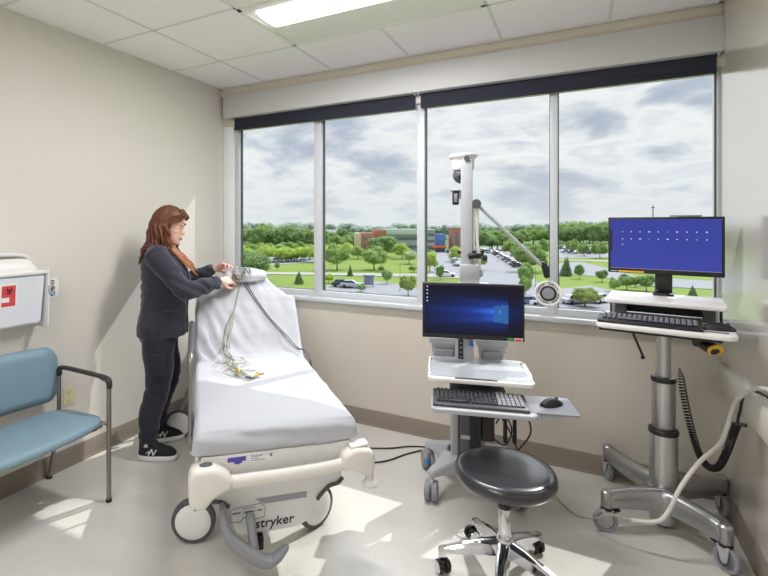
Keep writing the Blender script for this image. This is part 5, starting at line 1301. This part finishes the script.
LOT_D = [(-32.8,66.9),(-41.0,82.3),(-36.2,94.3),(-25.7,90.5),(-19.0,74.4),(-12.7,53.1),(-22.6,47.8)]
ROAD_E = [(-1.9,124.1),(-3.4,162.3),(3.1,174.7),(9.4,153.8),(15.2,130.9),(32.2,127.2),(28.6,111.7),(13.4,111.6),(7.1,126.5),(2.0,128.7)]
ROAD_F = [(-1.5,65.7),(-1.1,97.3),(4.7,106.9),(11.8,94.5),(26.5,102.4),(19.0,70.2)]
PATH_A = [(-73.7,90.6),(-77.0,94.5),(-53.3,104.3),(-30.3,112.7),(-18.5,112.7),(-17.5,107.6),(-28.4,106.2),(-50.5,99.2)]
PATH_B = [(-4.0,178.3),(-4.2,183.4),(20.2,183.9),(19.5,176.8)]


g = G(); n = 72; cx0, cy0 = -10, 300
g.bm.faces.new([g.bm.verts.new((cx0+1500*math.cos(2*PI*k/n), cy0+1500*math.sin(2*PI*k/n), ZG)) for k in range(n)])
struct('ground_lawn', g, M['lawn'], recalc=False)
def flat(name, poly, m, dz):
    g = G(); g.bm.faces.new([g.bm.verts.new((x, y, ZG+dz)) for x, y in poly]); bmesh.ops.triangulate(g.bm, faces=list(g.bm.faces)); 
    bmesh.ops.recalc_face_normals(g.bm, faces=list(g.bm.faces))
    if g.bm.faces[:][0].normal.z < 0: bmesh.ops.reverse_faces(g.bm, faces=list(g.bm.faces))
    struct(name, g, m, recalc=False)
g = G(); n = 60
ri = [(-10+2300*0, 0)]
def arc(r, a0, a1): return [(2.87+r*math.sin(a0+(a1-a0)*k/n), r*math.cos(a0+(a1-a0)*k/n)) for k in range(n+1)]
inner, outer = arc(236, -1.25, .75), arc(1400, -1.25, .75)
vi = [g.bm.verts.new((x, y, ZG+.03)) for x, y in inner]; vo = [g.bm.verts.new((x, y, ZG+.03)) for x, y in outer]
for k in range(n): g.bm.faces.new((vi[k], vi[k+1], vo[k+1], vo[k]))
M['wood_floor'] = gmat('woodland undergrowth', s2l(92,112,74), .2, .12)
struct('ground_woodland', g, M['wood_floor'], recalc=False)
flat('parking_lot_edge', LOT_EDGE, M['asphalt'], .05); flat('parking_lot_store', LOT_A, M['asphalt'], .06); flat('parking_lot_main', LOT_B, M['asphalt'], .07)
flat('parking_lot_far', LOT_C, M['asphalt'], .05); flat('parking_lot_near', LOT_D, M['asphalt'], .05)
flat('road_curving', ROAD_E, M['asphalt'], .09); flat('road_lower', ROAD_F, M['asphalt'], .10)
flat('footpath_lawn', PATH_A, M['pathm'], .12); flat('footpath_far', PATH_B, M['pathm'], .12)

# trees: four crowns of leaf blades over a dark core, copied and scaled
def leaf_mat(name, c, var):
    m = bpy.data.materials.new(name); m.use_nodes = True; N = m.node_tree.nodes; L = m.node_tree.links; p = N['Principled BSDF']
    ge = N.new('ShaderNodeNewGeometry'); oi = N.new('ShaderNodeObjectInfo')
    ad = N.new('ShaderNodeMath'); ad.operation = 'MULTIPLY_ADD'; L.new(ge.outputs['Random Per Island'], ad.inputs[0]); ad.inputs[1].default_value = .7
    m2 = N.new('ShaderNodeMath'); m2.operation = 'MULTIPLY'; L.new(oi.outputs['Random'], m2.inputs[0]); m2.inputs[1].default_value = .3; L.new(m2.outputs[0], ad.inputs[2])
    r = N.new('ShaderNodeValToRGB'); L.new(ad.outputs[0], r.inputs[0])
    r.color_ramp.elements[0].color = tuple(x*(1-var) for x in c)+(1,); r.color_ramp.elements[1].color = tuple(min(1, x*(1+var)) for x in c)+(1,)
    L.new(r.outputs[0], p.inputs['Base Color']); p.inputs['Roughness'].default_value = .8; p.inputs['Specular IOR Level'].default_value = .1
    tl = N.new('ShaderNodeBsdfTranslucent'); L.new(r.outputs[0], tl.inputs['Color']); ms = N.new('ShaderNodeMixShader'); ms.inputs[0].default_value = .4
    L.new(p.outputs[0], ms.inputs[1]); L.new(tl.outputs[0], ms.inputs[2]); L.new(ms.outputs[0], [n for n in N if n.type == 'OUTPUT_MATERIAL'][0].inputs['Surface'])
    return m
LM = {'dark': leaf_mat('dark green leaves', s2l(140,168,110), .45), 'mid': leaf_mat('mid green leaves', s2l(156,182,114), .42), 'lime': leaf_mat('fresh green leaves', s2l(184,206,108), .36),
      'pale': leaf_mat('pale green leaves', s2l(184,204,160), .2), 'olive': leaf_mat('olive leaves', s2l(156,174,104), .42), 'far': leaf_mat('haze tinted distant leaves', s2l(182,196,184), .14),  # far leaves: distance haze is put into the base colour
      'conifer': leaf_mat('conifer needles', s2l(122,148,104), .4), 'sapling': leaf_mat('sapling leaves', s2l(140,170,110), .3)}
M['trunk'] = mat('grey bark', s2l(112,100,84), .9, var=.2)
def crown(style, seed, leaves, size):
    rnd = random.Random(seed); g = G(); blobs = []
    if style == 'cone':
        for k in range(7):
            u = k/6; blobs.append((Vector((rnd.uniform(-.03,.03), rnd.uniform(-.03,.03), .10+.82*u)), .44*(1-u)**.8+.05, .13))
    else:
        blobs.append((Vector((0,0,.58)), .34, .32))
        for k in range(11):
            a = rnd.uniform(0,6.28); q = rnd.uniform(-.6,1); rr_ = .30*math.sqrt(1-max(0,q)**2*.8)
            rad = rnd.uniform(.12,.20); blobs.append((Vector((rr_*math.cos(a), rr_*math.sin(a), .56+.26*q)), rad, rad*.95))
    for c, r, h in blobs:
        b = bmesh.new(); bmesh.ops.create_icosphere(b, subdivisions=2, radius=1)
        for v in b.verts:
            k = .84+.22*noise.noise(v.co*2.3+c*7); v.co = Vector((c.x+v.co.x*r*k, c.y+v.co.y*r*k, c.z+v.co.z*h*k))
        g._add(b)
    tot = sum(r*r for _, r, _ in blobs)
    for c, r, h in blobs:
        for k in range(int(leaves*r*r/tot)):
            d = Vector((rnd.gauss(0,1), rnd.gauss(0,1), rnd.gauss(0,1))).normalized(); p = Vector((c.x+d.x*r, c.y+d.y*r, c.z+d.z*h))*1.0
            p += d*rnd.uniform(-.03,.035); nn = (d+Vector((rnd.uniform(-1,1), rnd.uniform(-1,1), rnd.uniform(-.6,1)))*.75).normalized()
            u = nn.orthogonal().normalized(); u = (Matrix.Rotation(rnd.uniform(0,6.28), 3, nn) @ u); v = nn.cross(u); s = size*rnd.uniform(.6,1.3)
            g.quad(p-u*s, p+v*s*.6, p+u*s, p-v*s*.6)
    return g
def tree_proto(name, style, lm, seed, leaves, size):
    o = obj(name, crown(style, seed, leaves, size), LM[lm], None, recalc=False)
    if style != 'cone':
        g = G(); g.tube([(0,0,0),(.005,0,.2),(0,.005,.5)], [.028,.020,.012], 7); g.tube([(0,0,.28),(.12,.04,.5)], [.012,.006], 5); g.tube([(0,0,.25),(-.1,-.07,.48)], [.012,.006], 5)
    else:
        g = G(); g.tube([(0,0,0),(0,0,.15)], [.03,.025], 7)
    obj('trunk', g, M['trunk'], o); return o
KIND = {'dark': ('dark green tree', 'broadleaf_tree', 'round'), 'mid': ('mid green tree', 'broadleaf_tree', 'round'), 'lime': ('yellow green tree', 'young_tree', 'round'),
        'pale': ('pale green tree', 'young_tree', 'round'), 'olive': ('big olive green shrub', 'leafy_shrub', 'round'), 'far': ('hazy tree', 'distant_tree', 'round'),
        'conifer': ('narrow dark conifer', 'conifer_tree', 'cone'), 'sapling': ('tiny lollipop sapling', 'young_tree', 'round')}
ROWS = {'shrub': 'in the bright thicket behind the lawn, seen through the leftmost pane', 'shrub2': 'in the thicket left of the brick office, second pane', 'mid1': 'in the dense wood behind the bright thicket, leftmost pane',
        'mid2': 'in the wood left of the brick office, second pane', 'mid3': 'in the wood behind the parked cars, third pane', 'mid4': 'in the wood behind the far car park, rightmost pane',
        'far1': 'on the skyline seen through the leftmost pane', 'far2': 'on the skyline seen through the second pane', 'far3': 'on the skyline seen through the third pane', 'far4': 'on the skyline seen left of the blue screen, rightmost pane', 'far5': 'on the skyline around the blue screen, rightmost pane', 'hedge': 'in the short row by the curving road, behind the mullion'}
ONE = {'a': 'big dark bushy tree right above the headrest, leftmost pane', 'b': 'tiny sapling alone on the lawn, leftmost pane', 'c': 'small conifer on the near lawn, leftmost pane', 'd': 'large dark tree in front of the brick office', 'e': 'round green tree on the lawn before the brick office',
 'f': 'dark lone tree at the left edge of the second pane', 'g': 'lime yellow tree in front of the grey office wing', 'h': 'pale airy tree on the lawn right of the lime tree', 'i': 'green tree at the left corner of the brick office', 'j': 'small dark tree with thin trunk by the near parking kerb',
 'k': 'little dark shrub on the lawn left of the small dark tree', 'l': 'dense olive shrub by the near parking lot beside the monitor', 'm': 'thin conifer beside the near parked cars, second pane', 'n': 'lime shrub at the lower left corner of the second pane', 'o': 'small shrub right of the parked cars, second pane', 'p': 'small tree beside the mullion, second pane',
 'q': 'small dark tree just above the dark monitor, left of the pole', 'r': 'lime tree in front of the brick tower', 's': 'big green tree behind the slanted lamp arm', 't': 'green tree behind the parked car row, third pane', 'u': 'tree right of the parked car row, near the lamp head', 'v': 'narrow tree just left of the lamp head', 'w': 'green tree right behind the cart pole', 'x': 'tall tree above the parked cars, third pane', 'y': 'bright tree between mullion and monitor, third pane',
 'A': 'large olive shrub on the kerb between lamp head and right workstation', 'B': 'conifer by the curving road right of the mullion', 'C': 'small dark tree on the verge right of the conifer', 'D': 'small dark tree left of the blue screen', 'E': 'green tree below the left part of the blue screen', 'F': 'dark tree below the blue screen, left of its neck', 'G': 'small conifer below the right end of the blue screen', 'H': 'tree left of the far parked cars, rightmost pane', 'I': 'tree amid the far parked cars, rightmost pane', 'J': 'tree right of the far parked cars, rightmost pane',
 'K': 'small tree on the verge beside the white shelf', 'L': 'small dark tree between two trees under the blue screen', 'M': 'tree at the right end of the parked car row', 'N': 'tree just left of the third mullion'}
protos = {}
for i, (k, (kl, nm, st)) in enumerate(KIND.items()):
    protos[k] = None
used = {}
rt = random.Random(3)
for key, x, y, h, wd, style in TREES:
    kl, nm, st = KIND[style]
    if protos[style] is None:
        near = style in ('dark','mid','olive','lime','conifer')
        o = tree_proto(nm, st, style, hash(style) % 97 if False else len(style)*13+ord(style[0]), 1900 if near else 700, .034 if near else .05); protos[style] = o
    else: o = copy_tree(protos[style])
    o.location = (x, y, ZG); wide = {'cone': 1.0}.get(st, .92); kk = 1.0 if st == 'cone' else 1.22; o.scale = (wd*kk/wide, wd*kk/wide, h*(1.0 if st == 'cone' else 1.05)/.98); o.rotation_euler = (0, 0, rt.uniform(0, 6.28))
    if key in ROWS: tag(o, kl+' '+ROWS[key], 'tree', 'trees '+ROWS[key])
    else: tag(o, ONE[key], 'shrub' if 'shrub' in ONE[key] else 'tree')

# parked cars
CC = {'white': s2l(232,234,236), 'silver': s2l(176,182,190), 'dark': s2l(62,68,80), 'red': s2l(150,54,50), 'blue': s2l(88,108,150)}
CM = {k: mat(k+' car paint', v, .3, .2, var=.02, coat=.5) for k, v in CC.items()}
M['carglass'] = mat('tinted car glass', s2l(56,64,74), .1)
M['tyre'] = mat('car tyre', s2l(40,40,42), .8)
cprot = {}
def car_proto(c):
    g = G(); sec = [(-2.2,.35),(-2.2,.82),(-1.9,.90),(-1.2,.93),(.95,.93),(1.9,.86),(2.2,.70),(2.25,.40),(2.0,.28),(-2.0,.28)]
    g.prism(sec, -.86, .86, lambda a, b, d: (a, d, b), bev=.06)
    g.prism([(-1.75,.9),(-1.35,1.40),(.15,1.44),(.95,.92)], -.70, .70, lambda a, b, d: (a, d*(1-.12*(b-.9)), b), bev=.05); o = obj('parked_car', g, CM[c])
    g = G(); g.prism([(-1.70,.96),(-1.36,1.34),(.10,1.37),(.86,.96)], -.712, .712, lambda a, b, d: (a, d*(1-.12*(b-.9)), b))
    obj('window_band', g, M['carglass'], o)
    g = G(); g.box((.50,0,1.16), (.85,1.24,.02), rot=(0,.62,0)); obj('windscreen', g, M['carglass'], o)
    for sx in (-1.38, 1.40):
        for sy in (-.80, .80):
            g = G(); g.lathe([(.02,-.09),(.28,-.09),(.32,-.05),(.32,.05),(.28,.09),(.02,.09)], (sx, sy, .32), (0,1,0), 14); obj('wheel', g, M['tyre'], o)
    return o
CG = {'edge': ('parked in the lot behind the lawn, leftmost pane', 1.35, 'cars behind the lawn'), 'lota': ('in the short row beside the brick tower', 2.0, 'cars beside the brick tower'), 'lotb': ('in the long diagonal row, third pane', -.35, 'cars in the diagonal row'), 'lotb2': ('in the row under the wood, third pane', -.35, 'cars under the wood'),
      'lotc': ('in the back row of the far lot, rightmost pane', .5, 'cars in the far lot back row'), 'lotd': ('in the front row of the far lot, rightmost pane', .5, 'cars in the far lot front row')}
SOLO = {'suv': ('white', 'white car just above the dark monitor beside the cart pole', .35), 'near': ('dark', 'dark car by the near kerb at the foot of the second pane', .3), 'near2': ('silver', 'silver car next to the dark car, second pane', .3)}
nclose = 0
rc = random.Random(8); seq = ['silver','white','dark','silver','blue','white','red','dark','white']; ci = 0
for key, x, y in CARS:
    if key in SOLO: c, lb, rz = SOLO[key]; gp = None
    elif key == 'close':
        c, lb = [('blue','blue car at the window foot right beside the dark monitor'),('white','white car at the window foot left of the lamp head'),('silver','silver car between lamp head and olive shrub'),('white','white car peeping out left of the white riser shelf')][nclose]; rz = .4+.2*nclose; nclose += 1; gp = None
    else:
        c = (seq[ci % 9] if key != 'edge' else ('white','silver')[ci % 2]); ci += 1; wh_, rz, gp = CG[key]; lb = c+' car '+wh_; gp = c+' '+gp
    if c not in cprot: o = car_proto(c); cprot[c] = o
    else: o = copy_tree(cprot[c])
    o.location = (x, y, ZG+.1); o.rotation_euler = (0, 0, rz+rc.uniform(-.04,.04)); tag(o, lb, 'car', gp)

# buildings
M['brick'] = mat('red brick', s2l(176,122,104), .9, var=.1, scale=.8); M['bl_grey'] = mat('grey panel cladding', s2l(170,176,182), .7, var=.05, scale=.3)
M['bl_lt'] = mat('pale green metal roof', s2l(190,206,198), .6, var=.04, scale=.3); M['bl_win'] = mat('dark window strip', s2l(104,118,132), .2, var=.15, scale=.4); M['bl_blue'] = mat('blue cladding', s2l(84,124,188), .6, var=.05)
M['bl_buff'] = mat('buff stone', s2l(206,192,170), .8, var=.05); M['orange'] = mat('orange canopy', s2l(216,104,70), .6); M['roofg'] = mat('grey shingle roof', s2l(150,150,156), .9, var=.08, scale=.5); M['sidingw'] = mat('white siding', s2l(214,212,206), .8)
RZ = R(28.3)
def bld(name, label, x, y): return thing(name, label, 'building', (x, y, ZG), RZ)
of = bld('office_building', 'brick and glass office building beyond the lawn, centre of the second pane', -72, 199)
def blk(name, m, x0, x1, y0, y1, z0, z1, par): g = G(); g.box(((x0+x1)/2,(y0+y1)/2,(z0+z1)/2), (x1-x0,y1-y0,z1-z0), bev=.05); return obj(name, g, m, par)
bw = blk('brick_wing', M['brick'], -12.2, -6.0, -2, 14, 0, 8.4, of); blk('stone_corner', M['bl_buff'], -14.2, -12.2, -2.2, 14, 0, 8.4, of)
blk('brick_parapet', M['brick'], -6.0, -1.0, -1, 12, 6.4, 9.8, of); w_ = blk('glass_wing', M['bl_grey'], -6.0, 14.0, 0, 14, 0, 7.8, of)
blk('roof_canopy', M['bl_lt'], -1.0, 14.4, -1.6, 14, 7.8, 10.2, of)
for z in (1.6, 5.2): blk('window_band', M['bl_win'], -5.6, 13.6, -.08, .05, z, z+1.5, w_)
for x in (-11,-8.5):
    for z in (2.2, 5.4): blk('window', M['bl_win'], x, x+1.3, -2.08, -1.9, z, z+1.6, bw)
gw = bld('office_wing', 'grey banded office wing left of the blue shop, beside the central mullion', -61.0, 205.0)
w_ = blk('wing_block', M['bl_grey'], 4.2, 8.5, 0, 12, 0, 9.6, gw)
for z in (1.4, 4.2, 7.0): blk('window_band', M['bl_win'], 4.6, 8.2, -.08, .05, z, z+1.3, w_)
blk('roof_edge', M['bl_lt'], 4.0, 8.8, -.6, 12, 9.6, 10.1, gw)
bb = bld('shop_building', 'bright blue shop block with orange canopy, left side of the third pane', -51.6, 209.9)
blk('shop_block', M['bl_blue'], -2.2, 2.4, 0, 8, 2.4, 8.0, bb); blk('shop_front', M['bl_win'], -2.2, 2.4, .2, 8, 0, 2.4, bb)
g = G(); g.prism([(-4.2,1.9),(2.6,1.9),(1.9,2.9),(-3.2,2.9)], -2.2, .3, lambda a, b, d: (a, d, b), bev=.04); obj('canopy', g, M['orange'], bb)
tw = bld('brick_tower', 'narrow red brick tower just left of the cart pole', -45.0, 213.5)
w_ = blk('tower_shaft', M['brick'], -2.1, 2.2, 0, 6, 0, 10.6, tw); blk('tower_cap', M['bl_buff'], -2.3, 2.4, -.2, 6.2, 10.6, 11.2, tw); blk('tower_window', M['bl_win'], -.7, .9, -.08, .05, 2.5, 9.0, w_)
for i, (x, y, lb) in enumerate(((-139.3, 282.3, 'small white house with grey roof among trees, second pane'),(-150.5, 281.0, 'farther left white house with grey roof among trees, beside the first mullion'))):
    hs_ = bld('small_house', lb, x, y); blk('house_wall', M['sidingw'], -6, 6, 0, 9, 0, 5.5, hs_)
    g = G(); g.prism([(-.6,5.5),(9.6,5.5),(4.5,9.0)], -6.6, 6.6, lambda a, b, d: (d, a, b)); obj('house_roof', g, M['roofg'], hs_)
    for x0 in (-4, 2): blk('house_window', M['bl_win'], x0, x0+1.6, -.08, .05, 1.6, 3.2, hs_)
ks = bld('bus_shelter', 'small purple grey shelter at the near parking lot, second pane', -33.0, 84.9)
blk('shelter_roof', M['bl_grey'], -1.0, 1.0, -.7, .7, 2.2, 2.5, ks)
for x in (-.85, .85):
    for y in (-.55, .55): blk('shelter_post', M['mgrey'], x-.06, x+.06, y-.06, y+.06, 0, 2.2, ks)
blk('back_panel', mat('violet grey panel', s2l(150,146,176), .6), -.85, .85, .5, .58, .3, 2.1, ks)
fb = bld('distant_hall', 'flat roofed pale hall peeking over the right end of the blue screen', 62.4, 355.1)
blk('hall_wall', M['bl_grey'], -5.6, 5.6, 0, 10, 0, 17.2, fb); blk('hall_roof', M['roofg'], -5.9, 5.9, -.4, 10.4, 17.2, 18.0, fb)
am = thing('radio_mast', 'thin radio mast rising over the trees above the blue screen', 'mast', (73.7, 625.4, ZG))
g = G(); g.tube([(0,0,0),(0,0,34)], [.9,.45], 6); obj('mast_pole', g, M['mgrey'], am)
g = G(); g.box((0,0,31), (3.0,.5,1.2)); obj('antenna_panel', g, M['mgrey'], am)
LB = ['lamp post by the near parking lot left of the olive shrub, second pane', 'lamp post just left of the lamp head, third pane', 'lamp post just right of the third mullion', 'lamp post at the left edge of the second pane', 'lamp post by the parking lot left of the cart pole', 'lamp post amid the parked cars, third pane']
lp0 = None
for i, (x, y, h) in enumerate(((-25.8,82.4,5.2),(-3.7,88.7,5.0),(.2,81.4,4.4),(-53.2,107.3,4.5),(-31.0,125.3,7.0),(-20.3,162.1,5.5))):
    if lp0 is None:
        lp0 = o = thing('street_lamp', LB[0], 'street lamp')
        g = G(); g.tube([(0,0,0),(0,0,.97)], [.016,.010], 8); obj('lamp_pole', g, M['mgrey'], o)
        g = G(); g.cyl((0,0,0),(0,0,.05), .05, .04, 10); obj('lamp_base', g, M['lgrey'], o)
        g = G(); g.tube([(0,0,.96),(.06,0,.985),(.22,0,.99)], .008, 6); g.box((.26,0,.985), (.12,.05,.018), bev=.004); obj('lamp_arm', g, M['mgrey'], o)
    else: o = copy_tree(lp0)
    o.location = (x, y, ZG); o.scale = (h*.9,)*2+(h,); o.rotation_euler = (0,0,RZ+i); tag(o, LB[i], 'street lamp')
